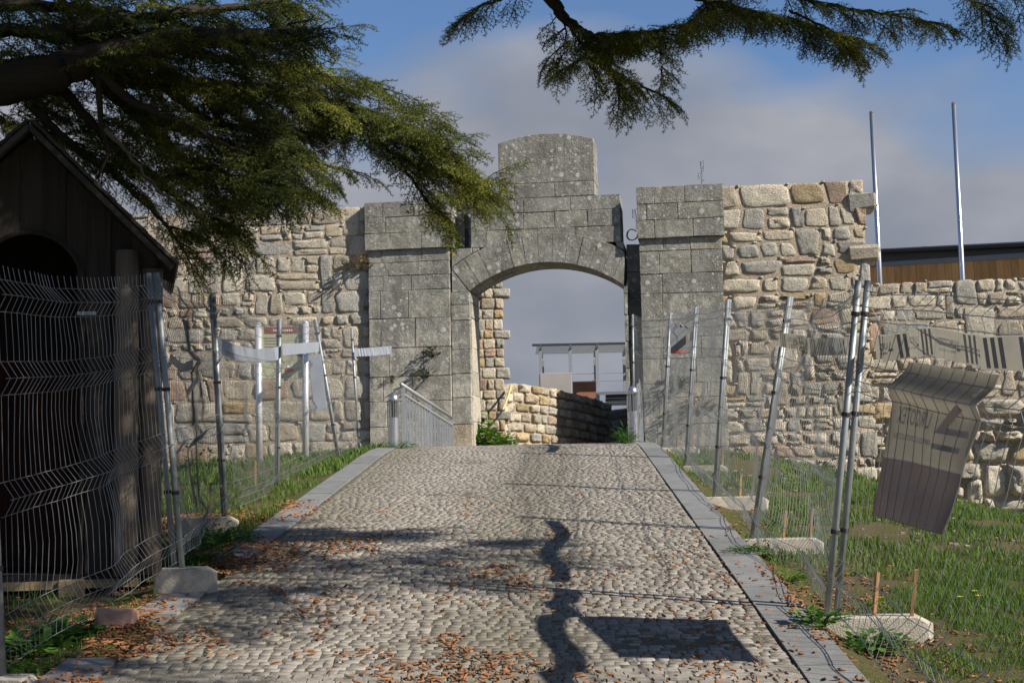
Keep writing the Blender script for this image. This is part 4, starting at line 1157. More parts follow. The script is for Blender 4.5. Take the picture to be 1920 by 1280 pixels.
def BF(u, v, off=0.0):                  # u,v in 0..1
    a0, a1 = lerp(cor['bl'][0], cor['br'][0], u), lerp(cor['tl'][0], cor['tr'][0], u)
    c0, c1 = lerp(cor['bl'][1], cor['br'][1], u), lerp(cor['tl'][1], cor['tr'][1], u)
    return S0(lerp(a0, a1, v), lerp(c0, c1, v))+o00-ob+bn*(off-.008)
def bpart(v0, v1, mat, name):
    nu, nv_ = 8, 20; vs = []; fs = []
    for l in (0, .004):
        for j in range(nv_+1):
            for i in range(nu+1): vs.append(BF(i/nu, lerp(v0, v1, j/nv_), -l))
    st = (nu+1)*(nv_+1)
    for j in range(nv_):
        for i in range(nu):
            a = j*(nu+1)+i; fs += [(a, a+1, a+nu+2, a+nu+1), (st+a, st+a+nu+1, st+a+nu+2, st+a+1)]
    for j in range(nv_):
        for i in (0, nu): a = j*(nu+1)+i; fs.append((a, a+nu+1, st+a+nu+1, st+a))
    for i in range(nu):
        for j in (0, nv_): a = j*(nu+1)+i; fs.append((a, a+1, st+a+1, st+a))
    return link(name, mesh(name, vs, fs, True), mat, root)
bpart(.38, 1, 'bannerface', 'upper_sheet'); bpart(0, .38, 'bannerlow', 'lower_sheet')
wB = (b_br-b_bl).length; hB = (b_tl-b_bl).length
fnb = lambda a, b: BF(a, b, .003)
def btext(t, cx, cy, size, mat, sx):
    me = text_mesh(t, 1)
    for v in me.vertices: v.co = fnb(cx-v.co.x*size*sx, cy+v.co.y*size)
    me.update(); link('lettering', me, mat, root)
btext('URCOTEX', .33, .66, .15, 'bannerink', .64)
btext('EMPRESA CONSTRUCTORA', .35, .53, .05, 'bannerink', .8)
btext('www.urcotex.com', .45, .20, .055, 'bannerfaint', .9)
btext('0000', .16, .12, .07, 'bannerfaint', .8) if False else None
m = MB(); A_ = [(.62, .60), (.95, .60), (.93, .64), (.73, .64), (.87, .77), (.82, .80)]
m.add([fnb(*p_) for p_ in A_], [(0, 1, 2, 3, 4, 5)]); m.build('logo', 'bannerinkred', root)
m = MB(); A_ = [(.62, .50), (.92, .50), (.92, .535), (.62, .535)]
m.add([fnb(*p_) for p_ in A_], [(0, 1, 2, 3)]); m.build('text_block', 'bannerink', root)
for k in range(4):
    m = MB(); c = (.1+.05*k, .14); m.add([fnb(c[0]+.017*math.cos(t), c[1]+.028*math.sin(t)) for t in [i*math.pi/5 for i in range(10)]], [tuple(range(10))]); m.build('symbol', 'bannerfaint', root)

# ------------------------------------------------------------------ bollards and railings
def bollard(x, y, label, h=.82):
    root = thing('steel_bollard', label, 'bollard', (x, y, terrain(x, y)-.02 if False else road_z(y)), 0, 'steel bollards at the crest of the ramp')
    m = MB(); m.lathe([(.08, 0), (.08, h*.56)], 20); m.build('body', 'steel', root, smooth=False)
    m = MB(); m.lathe([(.045, h*.56), (.045, h*.86)], 14); m.build('lamp_core', 'darkmetal', root)
    for k in range(12):
        t = 2*math.pi*k/12; m = MB(); c, s_ = math.cos(t)*.07, math.sin(t)*.07
        m.beam((c, s_, h*.56), (c, s_, h*.86), .014, .014); m.build('louvre_bar', 'steel', root)
    m = MB(); m.lathe([(.08, h*.86), (.08, h*.9), (.072, h*.95), (.05, h*.985), (.02, h)], 20); m.build('dome', 'steel', root, smooth=True)
q = P(739, 828, 21.5); bollard(q.x, 21.5, 'steel bollard with a domed louvred top, left of the ramp')
q = P(1188, 812, 21.5); bollard(q.x, 21.5, 'steel bollard with a domed louvred top, right of the ramp', .86)
def railing(A_, B_, label, h=.92, over=.12):
    A_, B_ = Vector(A_), Vector(B_); root = thing('railing', label, 'railing', A_, 0, 'railings at the gateway'); d = B_-A_
    up = Vector((0, 0, 1)); L = d.length; n = int(L/.2)
    for k in (0, n//2, n):
        t = k/n; m = MB(); m.beam(d*t, d*t+up*h, .05, .035); m.build('post', 'railpaint', root)
    for k in range(1, n):
        if k in (n//2,): continue
        t = k/n; m = MB(); m.beam(d*t+up*.06, d*t+up*(h-.1), .03, .012); m.build('baluster', 'railpaint', root)
    for z_ in (.06, h-.1): m = MB(); m.beam(up*z_, d+up*z_, .035, .03); m.build('rail', 'railpaint', root)
    m = MB(); m.tube([up*(h+.03)-d.normalized()*over, d+up*(h+.03)+d.normalized()*.05], .03, 10); m.build('handrail', 'railpaint', root, smooth=True)
a = P(757, 828, 21.9); b = P(848, 828, 25.6)
railing((a.x, 21.9, road_z(21.9)), (b.x, 25.6, road_z(25.6)-.28), 'grey steel railing sloping down to the left jamb behind the bollard')
a = P(1199, 812, 22.0); b = P(1204, 812, 25.4)
railing((a.x, 22.0, road_z(22)), (b.x, 25.4, road_z(25.4)-.2), 'grey steel railing behind the right bollard, seen end on')

# ------------------------------------------------------------------ sentry hut
hx, hy = -3.41, 10.0
hz = terrain(-3.2, 9.9)
root = thing('sentry_hut', 'dark wooden sentry hut with a steep gable roof and an arched opening', 'hut', (hx, hy, hz), R(15))
Z = lambda py: P(100, py, hy).z-hz
zf = Z(1078); za = Z(243); hwid = .86; dep = 1.25; slope_ = (Z(243)-Z(484))/.93; ze = za-.04-hwid*slope_-.05
# front wall with arched opening: planks cut by the arch
aw, zar, zsp = .36, Z(435), Z(535)
def arch_top(x): return zsp+(zar-zsp)*math.sqrt(max(0, 1-(x/aw)**2)) if abs(x) < aw else -1
def gable(x): return za-.045-abs(x)*slope_
n = 11
for k in range(n):
    a, b = lerp(-hwid, hwid, k/n), lerp(-hwid, hwid, (k+1)/n)
    xs_ = [a-.003, (a+b)/2, b+.003]
    lo = [max(zf, arch_top(x)) for x in xs_]
    poly = [(x, l) for x, l in zip(xs_, lo)]+[(x, gable(x)) for x in reversed(xs_)]
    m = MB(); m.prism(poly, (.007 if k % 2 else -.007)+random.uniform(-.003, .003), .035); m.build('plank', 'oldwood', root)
# arch trim
m = MB(); pts = [(aw*math.cos(t), zsp+(zar-zsp)*math.sin(t)) for t in [math.pi*i/14 for i in range(15)]]
m.tube([(x, -.02, z_) for x, z_ in [(aw, zf)]+pts+[(-aw, zf)]], .018, 6); m.build('arch_trim', 'oldwood', root)
for sx in (-1, 1):
    for k in range(6):
        y0, y1 = .1+k*(dep-.2)/6, .1+(k+1)*(dep-.2)/6-.006
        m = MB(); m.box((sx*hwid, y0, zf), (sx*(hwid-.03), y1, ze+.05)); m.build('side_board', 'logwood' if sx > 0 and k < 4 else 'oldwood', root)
for sx, yy in ((-.8, -.05), (.8, -.05), (-1, .03), (1, .03), (-1, dep-.02), (1, dep-.02)):
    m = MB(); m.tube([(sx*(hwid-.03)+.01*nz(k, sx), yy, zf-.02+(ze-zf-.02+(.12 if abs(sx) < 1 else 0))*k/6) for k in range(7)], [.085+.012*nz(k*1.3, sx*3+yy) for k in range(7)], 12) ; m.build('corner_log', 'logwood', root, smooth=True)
m = MB(); m.prism([(-hwid+.03, zf), (hwid-.03, zf), (hwid-.03, ze), (0, za-.06), (-hwid+.03, ze)], dep-.04, dep); m.build('back_wall', 'oldwood', root)
for k in range(5):
    a = lerp(-.36, .36, k/5); m = MB(); m.box((a, dep-.09, zf), (a+.138, dep-.06, Z(640))); m.build('inner_board', 'doorwood', root)
m = MB(); m.box((-hwid, .02, zf-.04), (hwid, dep, zf)); m.build('floor', 'oldwood', root)
for k in range(2):
    m = MB(); m.box((-hwid-.15, [-.02, dep-.1][k], zf-.1), (hwid-.1, [.05, dep][k], zf-.041)); m.build('floor_joist', 'palewood', root)
for x in (.3, -.45):
    m = MB(); m.box((x-.09, -.06, -.1), (x+.09, .1, zf-.035), .008); m.build('foot_block', 'palewood', root)
    m = MB(); m.box((x-.09, dep-.15, -.3), (x+.09, dep-.02, zf-.1), .008); m.build('foot_block', 'palewood', root)
# roof of overlapping boards
ex = .97; zee = za-.97*slope_
nb = 9
for sx in (-1, 1):
    A_ = Vector((0, 0, za)); B_ = Vector((sx*ex, 0, zee)); d = (B_-A_); nrm = Vector((d.z*-sx, 0, d.x*sx)).normalized()
    if nrm.z < 0: nrm = -nrm
    for k in range(nb):
        a = A_+d*(k/nb)+nrm*.006; b = A_+d*((k+1)/nb+.03)+nrm*.014
        m = MB(); vs = []
        for yy in (-.25, dep+.2):
            yj = random.uniform(-.012, .012)
            for p_, o_ in ((a, 0), (b, 0), (b, .022), (a, .022)): q = p_+nrm*o_; vs.append((q.x, yy+yj, q.z))
        m.add(vs, [(3, 2, 1, 0), (4, 5, 6, 7), (0, 1, 5, 4), (1, 2, 6, 5), (2, 3, 7, 6), (3, 0, 4, 7)]); m.build('roof_board', 'roofwood', root)
    m = MB(); m.beam(A_+Vector((0, -.26, -.045)), B_+Vector((0, -.26, -.045)), .035, .1, (0, 1, 0)); m.build('barge_board', 'roofwood', root)

# ------------------------------------------------------------------ cedar
def needle_spray(L, nside, seed, per=5, nl=.034, nw=.0068, sp=.030):
    """flat drooping spray along +x: verts, tris (numpy) and stems"""
    rg = random.Random(seed); V = []; T = []
    def tuft(p, d):
        for _ in range(per):
            v = Vector((rg.gauss(0, 1), rg.gauss(0, 1), rg.gauss(0, .8))).normalized()*.95+d*.55; v.normalize()
            s = v.cross(Vector((rg.random(), rg.random(), 1))).normalized()*nw/2; q = p+v*nl*rg.uniform(.75, 1.2)
            n = len(V); V.extend([p+s, p-s, q]); T.append((n, n+1, n+2))
    def stem(pts, r):
        for a, b in zip(pts[:-1], pts[1:]):
            d = (b-a).normalized(); s = d.cross(Vector((0, 0, 1))).normalized()*r; t = Vector((0, 0, r))
            n = len(V); V.extend([a+s, a-s, b+s*.7, b-s*.7, a+t, a-t, b+t*.7, b-t*.7]); T.extend([(n, n+1, n+2), (n+1, n+3, n+2), (n+4, n+5, n+6), (n+5, n+7, n+6)])
    def run(o, ang, length, r, lev):
        k = max(2, int(length/sp)); pts = []; p = o.copy(); a = ang
        for i in range(k+1):
            pts.append(p.copy()); a += rg.gauss(0, .05)
            p = p+Vector((math.cos(a), math.sin(a), -.10-.45*(i/k)*(.6 if lev else 1)+rg.gauss(0, .04)))*(length/k)
        stem(pts[::max(1, k//4)]+[pts[-1]], r)
        for i in range(1, k+1):
            d = (pts[i]-pts[i-1]).normalized(); tuft(pts[i], d)
        return pts
    main = run(Vector((0, 0, 0)), 0, L, .0028, 0); k = len(main)
    for i in range(nside):
        t = (i+.6)/(nside+.3); j = min(int(t*k), k-1); sd = 1 if i % 2 else -1
        run(main[j], sd*rg.uniform(.6, 1.0), L*(.5*(1-t)+.14)*rg.uniform(.7, 1.15), .0018, 1)
    return np.array([tuple(v) for v in V]), np.array(T)
SPR = [needle_spray(.24, 6, s) for s in (1, 2, 3, 4)]
SPR_C = [needle_spray(.62, 8, s, 5, .09, .03, .075) for s in (4, 5)]         # coarser sprays for the high crown
class Foliage:
    def __init__(s): s.V = []; s.T = []; s.n = 0; s.wood = MB(); s.c = 0
    def spray(s, p, d, scale, tmpl, roll=0):
        V, T = tmpl; x = Vector(d).normalized(); up = Vector((0, 0, 1))
        y_ = up.cross(x)
        if y_.length < 1e-3: y_ = Vector((0, 1, 0))
        y_.normalize(); z_ = x.cross(y_); cr, sr = math.cos(roll), math.sin(roll)
        y2 = y_*cr+z_*sr; z2 = z_*cr-y_*sr
        Rm = np.array([x, y2, z2]); W_ = (V*scale)@Rm+np.array(p); s.V.append(W_); s.T.append(T+s.n); s.n += len(V); s.c += 1
    def build(s, name, mat, root):
        V = np.concatenate(s.V); T = np.concatenate(s.T)-0
        link(name, mesh(name, V-np.array(root.location), T), mat, root, kind='stuff')
FO = {'a': Foliage(), 'b': Foliage()}
def sub_branch(fo, o, d, L, rg, tm, spc, droop, r=.008, side=1.0, scale=1.0):
    k = max(3, int(L/spc)); p = Vector(o); dd = Vector(d).normalized(); pts = [p.copy()]
    for i in range(k):
        dd = (dd+Vector((rg.gauss(0, .07), rg.gauss(0, .07), -droop*(.4+i/k)+rg.gauss(0, .04)))).normalized(); p = p+dd*(L/k); pts.append(p.copy())
        if i > 0 or L < .5:
            for sd in (-1, 1):
                if rg.random() < .88:
                    az = math.atan2(dd.y, dd.x)+sd*rg.uniform(.5, 1.1)
                    v = Vector((math.cos(az), math.sin(az), dd.z*.5-.15-droop*2*rg.random())); tp_ = 1-.45*i/k
                    fo.spray(p, v, scale*tp_*rg.uniform(.75, 1.15), rg.choice(tm), rg.gauss(0, .5))
    fo.spray(p, dd, scale*.8, rg.choice(tm), rg.gauss(0, .4))
    fo.wood.tube(pts, [r*(1-.75*i/k) for i in range(k+1)], 4, False)
def bough(fo, pts, r0, r1, subL, rg, tm, spacing=.16, spc=.09, droop=.05, fol=(0.15, 1.0), scale=1.0, flat=.6, bare=.0, lit=False, wood=None):
    pts = [Vector(p) for p in pts]; sm = []; n = 10                       # smooth the path a little
    for i in range(len(pts)-1):
        p0, p1, p2, p3 = pts[max(i-1, 0)], pts[i], pts[i+1], pts[min(i+2, len(pts)-1)]
        for k in range(n):
            t = k/n; sm.append(.5*((2*p1)+(p2-p0)*t+(2*p0-5*p1+4*p2-p3)*t*t+(3*p1-p0-3*p2+p3)*t**3))
    sm.append(pts[-1]); N_ = len(sm)-1
    (wood or fo.wood).tube([q+Vector((rg.gauss(0, .006), rg.gauss(0, .006), rg.gauss(0, .006))) for q in sm], [lerp(r0, r1, i/N_) for i in range(N_+1)], 7)
    L = sum((b-a).length for a, b in zip(sm[:-1], sm[1:])); ns = int(L/spacing)
    for j in range(ns):
        t = lerp(fol[0], fol[1], (j+rg.random())/ns); q = sm[min(int(t*N_), N_)]; d = (sm[min(int(t*N_)+1, N_)]-sm[max(int(t*N_)-1, 0)]).normalized()
        sd = 1 if j % 2 else -1; az = math.atan2(d.y, d.x)+sd*rg.uniform(.5, 1.25)
        v = Vector((math.cos(az), math.sin(az), d.z*.5+rg.gauss(-.12, .25)*(1-flat)-droop*2))
        sub_branch(fo, q, v, subL*(1.1-.6*t)*rg.uniform(.6, 1.2), rg, tm, spc, droop, scale=scale)
    sub_branch(fo, sm[-1], sm[-1]-sm[-3], subL*.6, rg, tm, spc, droop, scale=scale)
rg = random.Random(77)
def PP(*l): return [P(a, b, c) for a, b, c in l]
tx, ty = -8.2, 11.5
fa, fb = FO['a'], FO['b']
limb_wood = MB(); pale_wood = MB()
# visible left mass
bough(fa, [Vector((tx, ty, 4.6))]+PP((-40, 165, 11), (150, 120, 11), (330, 78, 11), (470, 70, 11.2), (570, 60, 11.4)), .20, .03, .75, rg, SPR, .2, .1, .05, (.35, 1), wood=limb_wood)
bough(fa, [Vector((tx, ty, 4.4))]+PP((60, 130, 11.8), (250, 150, 12.0), (420, 165, 12.2), (560, 180, 12.4), (700, 215, 12.6), (800, 265, 12.7), (880, 350, 12.8)), .12, .012, .8, rg, SPR, .10, .085, .07, (.25, 1), wood=limb_wood)
bough(fa, PP((300, 90, 12.2), (420, 110, 12.4), (520, 125, 12.5), (620, 145, 12.6), (715, 165, 12.7)), .05, .008, .5, rg, SPR, .09, .085, .05, (.1, 1))
bough(fa, PP((180, 150, 11.4), (260, 215, 11.6), (370, 250, 11.9), (480, 285, 12.1), (620, 312, 12.2)), .055, .01, .65, rg, SPR, .1, .085, .07, (.1, 1))
bough(fa, PP((560, 190, 12.4), (660, 225, 12.5), (735, 290, 12.6), (790, 360, 12.7), (815, 400, 12.7)), .03, .006, .38, rg, SPR, .1, .08, .10, (.1, 1))
bough(fa, PP((420, 200, 12.1), (500, 260, 12.1), (540, 330, 12.2), (572, 352, 12.2)), .03, .006, .42, rg, SPR, .1, .08, .1, (.1, 1))
bough(fa, PP((120, 170, 11.2), (190, 250, 11.3), (280, 330, 11.5), (350, 380, 11.7), (420, 420, 11.8), (440, 455, 11.9)), .045, .008, .5, rg, SPR, .11, .085, .09, (.2, 1))
bough(fa, PP((60, 200, 11.2), (150, 285, 11.4), (215, 330, 11.6), (310, 420, 11.7), (350, 480, 11.7)), .04, .006, .35, rg, SPR, .13, .085, .1, (.2, 1))
bough(fa, PP((-60, 180, 11.3), (10, 230, 11.4), (60, 240, 11.5), (150, 270, 11.6)), .04, .01, .6, rg, SPR, .12, .09, .07, (.1, 1))
bough(fa, PP((100, 60, 11.3), (220, 40, 11.4), (380, 20, 11.6), (480, 10, 11.8), (560, -10, 11.8)), .07, .01, .7, rg, SPR, .12, .09, .05, (.05, 1))
bough(fa, PP((-60, 60, 11.3), (60, 60, 11.4), (200, 90, 11.5), (300, 130, 11.6)), .07, .02, .8, rg, SPR, .12, .09, .05, (.05, 1))
bough(fa, PP((-80, 10, 11.8), (60, 10, 11.9), (200, 20, 12), (400, 60, 12.2)), .07, .02, .8, rg, SPR, .12, .09, .05, (.05, 1))
bough(fa, PP((230, 190, 11.9), (330, 290, 12.0), (430, 330, 12.0), (520, 345, 12.1)), .04, .01, .55, rg, SPR, .1, .085, .08, (.1, 1))
bough(fa, PP((300, 160, 12.4), (400, 230, 12.6), (500, 240, 12.7), (600, 250, 12.8)), .04, .01, .6, rg, SPR, .1, .085, .07, (.1, 1))
# bare pale branches crossing the dark mass
def bare(pts, r0, wood=pale_wood, rnd_=.02):
    pts = PP(*pts); sm = []
    for a, b in zip(pts[:-1], pts[1:]):
        for k in range(5): sm.append(a.lerp(b, k/5)+Vector((rg.gauss(0, rnd_*.3), rg.gauss(0, rnd_), rg.gauss(0, rnd_*.4))))
    sm.append(pts[-1]); wood.tube(sm, [lerp(r0, r0*.3, i/(len(sm)-1)) for i in range(len(sm))], 6)
bare([(190, 140, 10.9), (250, 195, 11), (330, 225, 11.1), (400, 260, 11.2), (460, 285, 11.2)], .045, limb_wood)
bare([(195, 240, 10.8), (240, 290, 10.85), (290, 350, 10.9), (350, 395, 11), (430, 412, 11)], .02)
bare([(185, 130, 10.9), (190, 220, 11), (203, 290, 11), (182, 335, 11)], .03, limb_wood)
for _ in range(60):
    x_, y_ = rg.uniform(180, 620), rg.uniform(20, 330); a_ = rg.uniform(-.6, .9); l_ = rg.uniform(30, 90)
    bare([(x_, y_, 11.6), (x_+l_*.5, y_+l_*.5*a_+rg.uniform(-8, 8), 11.7), (x_+l_, y_+l_*a_, 11.7)], .006, limb_wood, .01)
for (x_, y_) in ((520, 60), (530, 85), (540, 45), (560, 75)):
    for k in range(5):
        bare([(x_, y_, 11.4), (x_+35, y_+rg.uniform(-25, 20), 11.4), (x_+rg.uniform(50, 85), y_+rg.uniform(-45, 35), 11.4)], .006, limb_wood, .01)
# branches hanging in at the top right
root_hi = Vector((-2.5, 9.8, 7.2))
bough(fb, [root_hi]+PP((960, -130, 9.6), (1030, -10, 9.5), (1065, 40, 9.5), (1110, 66, 9.5), (1165, 66, 9.5)), .07, .012, .34, rg, SPR, .16, .08, .06, (.72, 1), scale=.76, wood=limb_wood)
bough(fb, PP((1150, 68, 9.5), (1200, 62, 9.5), (1260, 52, 9.5), (1320, 35, 9.5)), .012, .004, .32, rg, SPR, .055, .06, .05, (.05, 1), scale=.76)
bough(fb, PP((1065, 45, 9.5), (1105, 105, 9.5), (1150, 140, 9.5), (1215, 168, 9.5)), .012, .004, .34, rg, SPR, .05, .06, .08, (.0, 1), scale=.76)
bough(fb, PP((1140, 120, 9.4), (1155, 150, 9.4), (1160, 175, 9.4)), .008, .003, .2, rg, SPR, .05, .06, .12, (.0, 1), scale=.8)
bough(fb, PP((1050, 20, 9.4), (1060, 70, 9.35), (1050, 110, 9.3)), .008, .003, .22, rg, SPR, .06, .06, .12, (.0, 1), scale=.8)
bough(fb, PP((1095, 60, 9.5), (1100, 100, 9.45), (1075, 120, 9.4)), .008, .003, .2, rg, SPR, .07, .06, .08, (.1, 1), scale=.75)
bough(fb, PP((1210, 60, 9.5), (1235, 90, 9.5), (1240, 130, 9.5)), .007, .003, .12, rg, SPR, .07, .06, .1, (.1, 1), scale=.75)
bough(fb, PP((1020, -40, 9.6), (960, -10, 9.6), (900, 15, 9.7), (875, 32, 9.7)), .012, .004, .2, rg, SPR, .08, .06, .08, (.2, 1), scale=.72)
bough(fb, [Vector((2.0, 9.6, 6.2))]+PP((1260, -60, 9.6), (1300, -10, 9.6), (1350, 10, 9.7), (1420, 25, 9.8), (1520, 50, 9.8), (1600, 80, 9.9)), .04, .005, .3, rg, SPR, .07, .06, .07, (.4, 1), scale=.72, wood=limb_wood)
bough(fb, PP((1380, -60, 9.8), (1480, -10, 9.9), (1580, 15, 9.9), (1680, 30, 10), (1745, 42, 10)), .02, .005, .28, rg, SPR, .07, .06, .06, (.2, 1), scale=.72)
bough(fb, PP((1480, 20, 9.9), (1560, 60, 9.9), (1590, 95, 9.9)), .01, .004, .2, rg, SPR, .07, .06, .1, (.2, 1), scale=.72)
bough(fb, PP((1690, -70, 9.8), (1790, -20, 9.8), (1840, 15, 9.8), (1868, 50, 9.8)), .012, .004, .26, rg, SPR, .08, .06, .1, (.25, 1), scale=.76)
bough(fb, PP((1800, -80, 9.8), (1900, -20, 9.8), (1960, 0, 9.8)), .012, .004, .26, rg, SPR, .1, .06, .1, (.25, 1), scale=.76)
bough(fb, PP((1500, -80, 10), (1400, -30, 9.9), (1340, 0, 9.9), (1310, 30, 9.9)), .015, .005, .28, rg, SPR, .09, .06, .1, (.2, 1), scale=.76)
# fill the crown so that the mass closes, boughs at mixed depths
def fill(poly, cnt, y0, y1, L, sc_=1.0, dr=.08, dirx=(.2, 1.0)):
    def inside(x, y):
        c = False; j = len(poly)-1
        for i in range(len(poly)):
            (xi, yi), (xj, yj) = poly[i], poly[j]
            if (yi > y) != (yj > y) and x < (xj-xi)*(y-yi)/(yj-yi)+xi: c = not c
            j = i
        return c
    xs_, ys_ = [p[0] for p in poly], [p[1] for p in poly]; k = 0
    while k < cnt:
        x, y = rg.uniform(min(xs_), max(xs_)), rg.uniform(min(ys_), max(ys_))
        if not inside(x, y) or nz(x*.014, y*.022, 4) < -.08: continue
        o = P(x, y, rg.uniform(y0, y1)); d = Vector((rg.uniform(*dirx), rg.uniform(-.9, .9), rg.uniform(-.35, .3)))
        sub_branch(fa, o, d, L*rg.uniform(.6, 1.3), rg, SPR, .085, dr, r=.006, scale=sc_*rg.uniform(.85, 1.15)); k += 1
fill([(-40, -40), (540, -40), (560, 70), (470, 110), (520, 170), (560, 330), (380, 390), (250, 330), (150, 300), (60, 240), (-40, 250)], 260, 11.2, 13.2, .42)
fill([(440, 150), (520, 110), (580, 105), (640, 125), (720, 160), (640, 200), (800, 215), (830, 260), (900, 330), (905, 380), (780, 290), (700, 290), (600, 250), (480, 240)], 75, 12.0, 12.9, .34, .95, .07)
fill([(320, 290), (560, 300), (600, 330), (520, 350), (460, 400), (440, 470), (400, 440), (330, 480), (290, 400)], 42, 11.5, 12.2, .3, .9, .12)
fill([(700, 250), (820, 270), (860, 330), (900, 400), (830, 380), (760, 330)], 22, 12.3, 12.9, .26, .85, .16)
print('sprays', fa.c, fb.c, fa.n, fb.n)
# high crown above the frame: it goes on over the ramp's left side
fc = Foliage()
def hi(x0, y0, z0, x1, y1, z1, sub=1.1, sp=.3): bough(fc, [Vector((x0, y0, z0)), Vector(((x0+x1)/2, (y0+y1)/2, (z0+z1)/2+.3)), Vector((x1, y1, z1))], .08, .02, sub, rg, SPR_C, sp, .2, .03, (.05, 1), wood=limb_wood)
for k, (a, b) in enumerate((((-8, 11, 7), (-1.2, 9.5, 7.6)), ((-8, 11.5, 7.6), (-2, 13, 7.4)), ((-7, 11, 6.8), (-1, 8.2, 6.6)), ((-6, 10.8, 8.4), (0, 10.5, 8.6)),
        ((-3, 9.8, 7.2), (3.2, 8.6, 6.2)), ((-2, 9, 7.0), (2.6, 7.2, 5.7)), ((-3, 8.6, 6.8), (1.8, 6.4, 5.9)), ((-1, 9.2, 7.4), (3.6, 9.6, 6.9)), ((-5, 8.5, 6.4), (0, 6.5, 5.6)),
        ((-1, 7.6, 6.0), (2.2, 5.6, 5.0)), ((0, 8, 6.6), (3.0, 6.3, 5.4)), ((-2, 7, 6.2), (1.0, 5.2, 4.8)), ((-4, 10, 7.8), (1.5, 8.2, 7.6)), ((-3, 9.6, 7.4), (1.4, 7.2, 8.2)), ((1.0, 9.4, 6.4), (5.0, 8.8, 6.0)), ((2.5, 9.2, 6.8), (6, 7.8, 6.4)), ((-1, 6.6, 5.6), (2.6, 4.6, 4.6)), ((-2, 9, 8.2), (2.6, 8.4, 8.4)), ((-1, 8.6, 6.9), (3.8, 7.8, 6.6)), ((1, 7.4, 6.2), (4.8, 7.0, 5.9)), ((-2, 7.4, 6.6), (2.4, 6.4, 6.6)), ((-6, 10.5, 6.6), (-2.6, 8.6, 6.0)), ((-7, 12, 8.2), (-2.2, 11, 8.0)), ((-6, 9, 7.0), (-2.5, 6, 5.6)))):
    hi(*a, *b)
troot = thing('cedar_tree', 'large dark cedar spreading over the hut and ramp from the left', 'tree', (tx, ty, terrain(tx, ty)))
m = MB(); m.tube([(0, 0, -.4), (.05, 0, 1), (0, .05, 3.2), (.05, .02, 5.5), (.0, 0, 8.5), (0, 0, 11)], [.5, .42, .36, .3, .2, .08], 16); m.build('trunk', 'bark', troot, smooth=True)
# limbs joining the high boughs to the trunk
lw = MB()
lw.tube([(tx, ty, 6.8), (-5, 10.6, 7.3), (-2.5, 9.8, 7.2), (0, 9.4, 7.0), (2, 9.6, 6.4)], [.2, .15, .11, .07, .04], 10)
lw.tube([(tx, ty, 7.4), (-5, 9.8, 7.0), (-2.2, 8.4, 6.8), (0, 7.8, 6.4)], [.16, .12, .08, .04], 10)
def build_local(mb, name, mat):
    o = troot.location; mb.v = [(a-o.x, b-o.y, c-o.z) for a, b, c in mb.v]; return mb.build(name, mat, troot, smooth=True)
build_local(lw, 'limb', 'bark'); build_local(limb_wood, 'limb', 'bark'); build_local(pale_wood, 'bare_branch', 'barkpale')
for fo, nm in ((fa, 'crown'), (fb, 'hanging_branches'), (fc, 'upper_crown')):
    build_local(fo.wood, 'twigs', 'bark'); fo.build(nm, 'needles', troot)

# ------------------------------------------------------------------ ground cover
def blades(regions, name, mat, seed, kind='stuff'):
    rg_ = np.random.default_rng(seed); V = []; T = []; n = 0
    for (x0, x1, y0, y1, cnt, h0, h1, w, fn) in regions:
        X = rg_.uniform(x0, x1, cnt); Y = rg_.uniform(y0, y1, cnt)
        for x, y in zip(X, Y):
            if x > -1 and x < road_r(y)+.3: continue
            if x < 0 and x > road_l(y)-.3: continue
            dn = nz(x*1.1, y*1.1, 7)+.5*nz(x*3, y*3, 2)
            if fn and not fn(x, y, dn, rg_): continue
            z = terrain(x, y); h = rg_.uniform(h0, h1)*(1+.6*max(-.6, dn)); a = rg_.uniform(0, 6.283); lx, ly = rg_.normal(0, .45, 2)*h
            cx, cy = math.cos(a)*w, math.sin(a)*w
            V += [(x-cx, y-cy, z-.01), (x+cx, y+cy, z-.01), (x+lx*.35-cx*.7, y+ly*.35-cy*.7, z+h*.6), (x+lx*.35+cx*.7, y+ly*.35+cy*.7, z+h*.6), (x+lx, y+ly, z+h)]
            T += [(n, n+1, n+3), (n, n+3, n+2), (n+2, n+3, n+4)]; n += 5
    o = link(name, mesh(name, np.array(V), np.array(T)), mat, kind=kind); return o
fR = lambda x, y, dn, r: dn > -.18+.45*(1 if (x-road_r(y) < .75) else 0)
o = blades([(1.9, 4.2, 5, 11, 36000, .025, .07, .003, fR), (2.0, 6.5, 11, 18, 30000, .03, .085, .005, fR), (2.2, 10, 18, 26, 24000, .035, .09, .008, fR),
            ], 'grass', 'grass', 1)
tag(o, 'sunlit green grass on the slope right of the ramp', 'grass')
fL = lambda x, y, dn, r: dn > -.15
o = blades([(-9, -2.0, 17, 26.5, 22000, .04, .11, .008, fL), (-5, -2.1, 10.5, 17, 12000, .03, .08, .005, fL), (-5, -2.2, 6, 10.5, 9000, .03, .08, .003, lambda x, y, dn, r: dn > .12)], 'grass', 'grass', 2)
tag(o, 'green grass between the left fence and the rubble wall', 'grass')
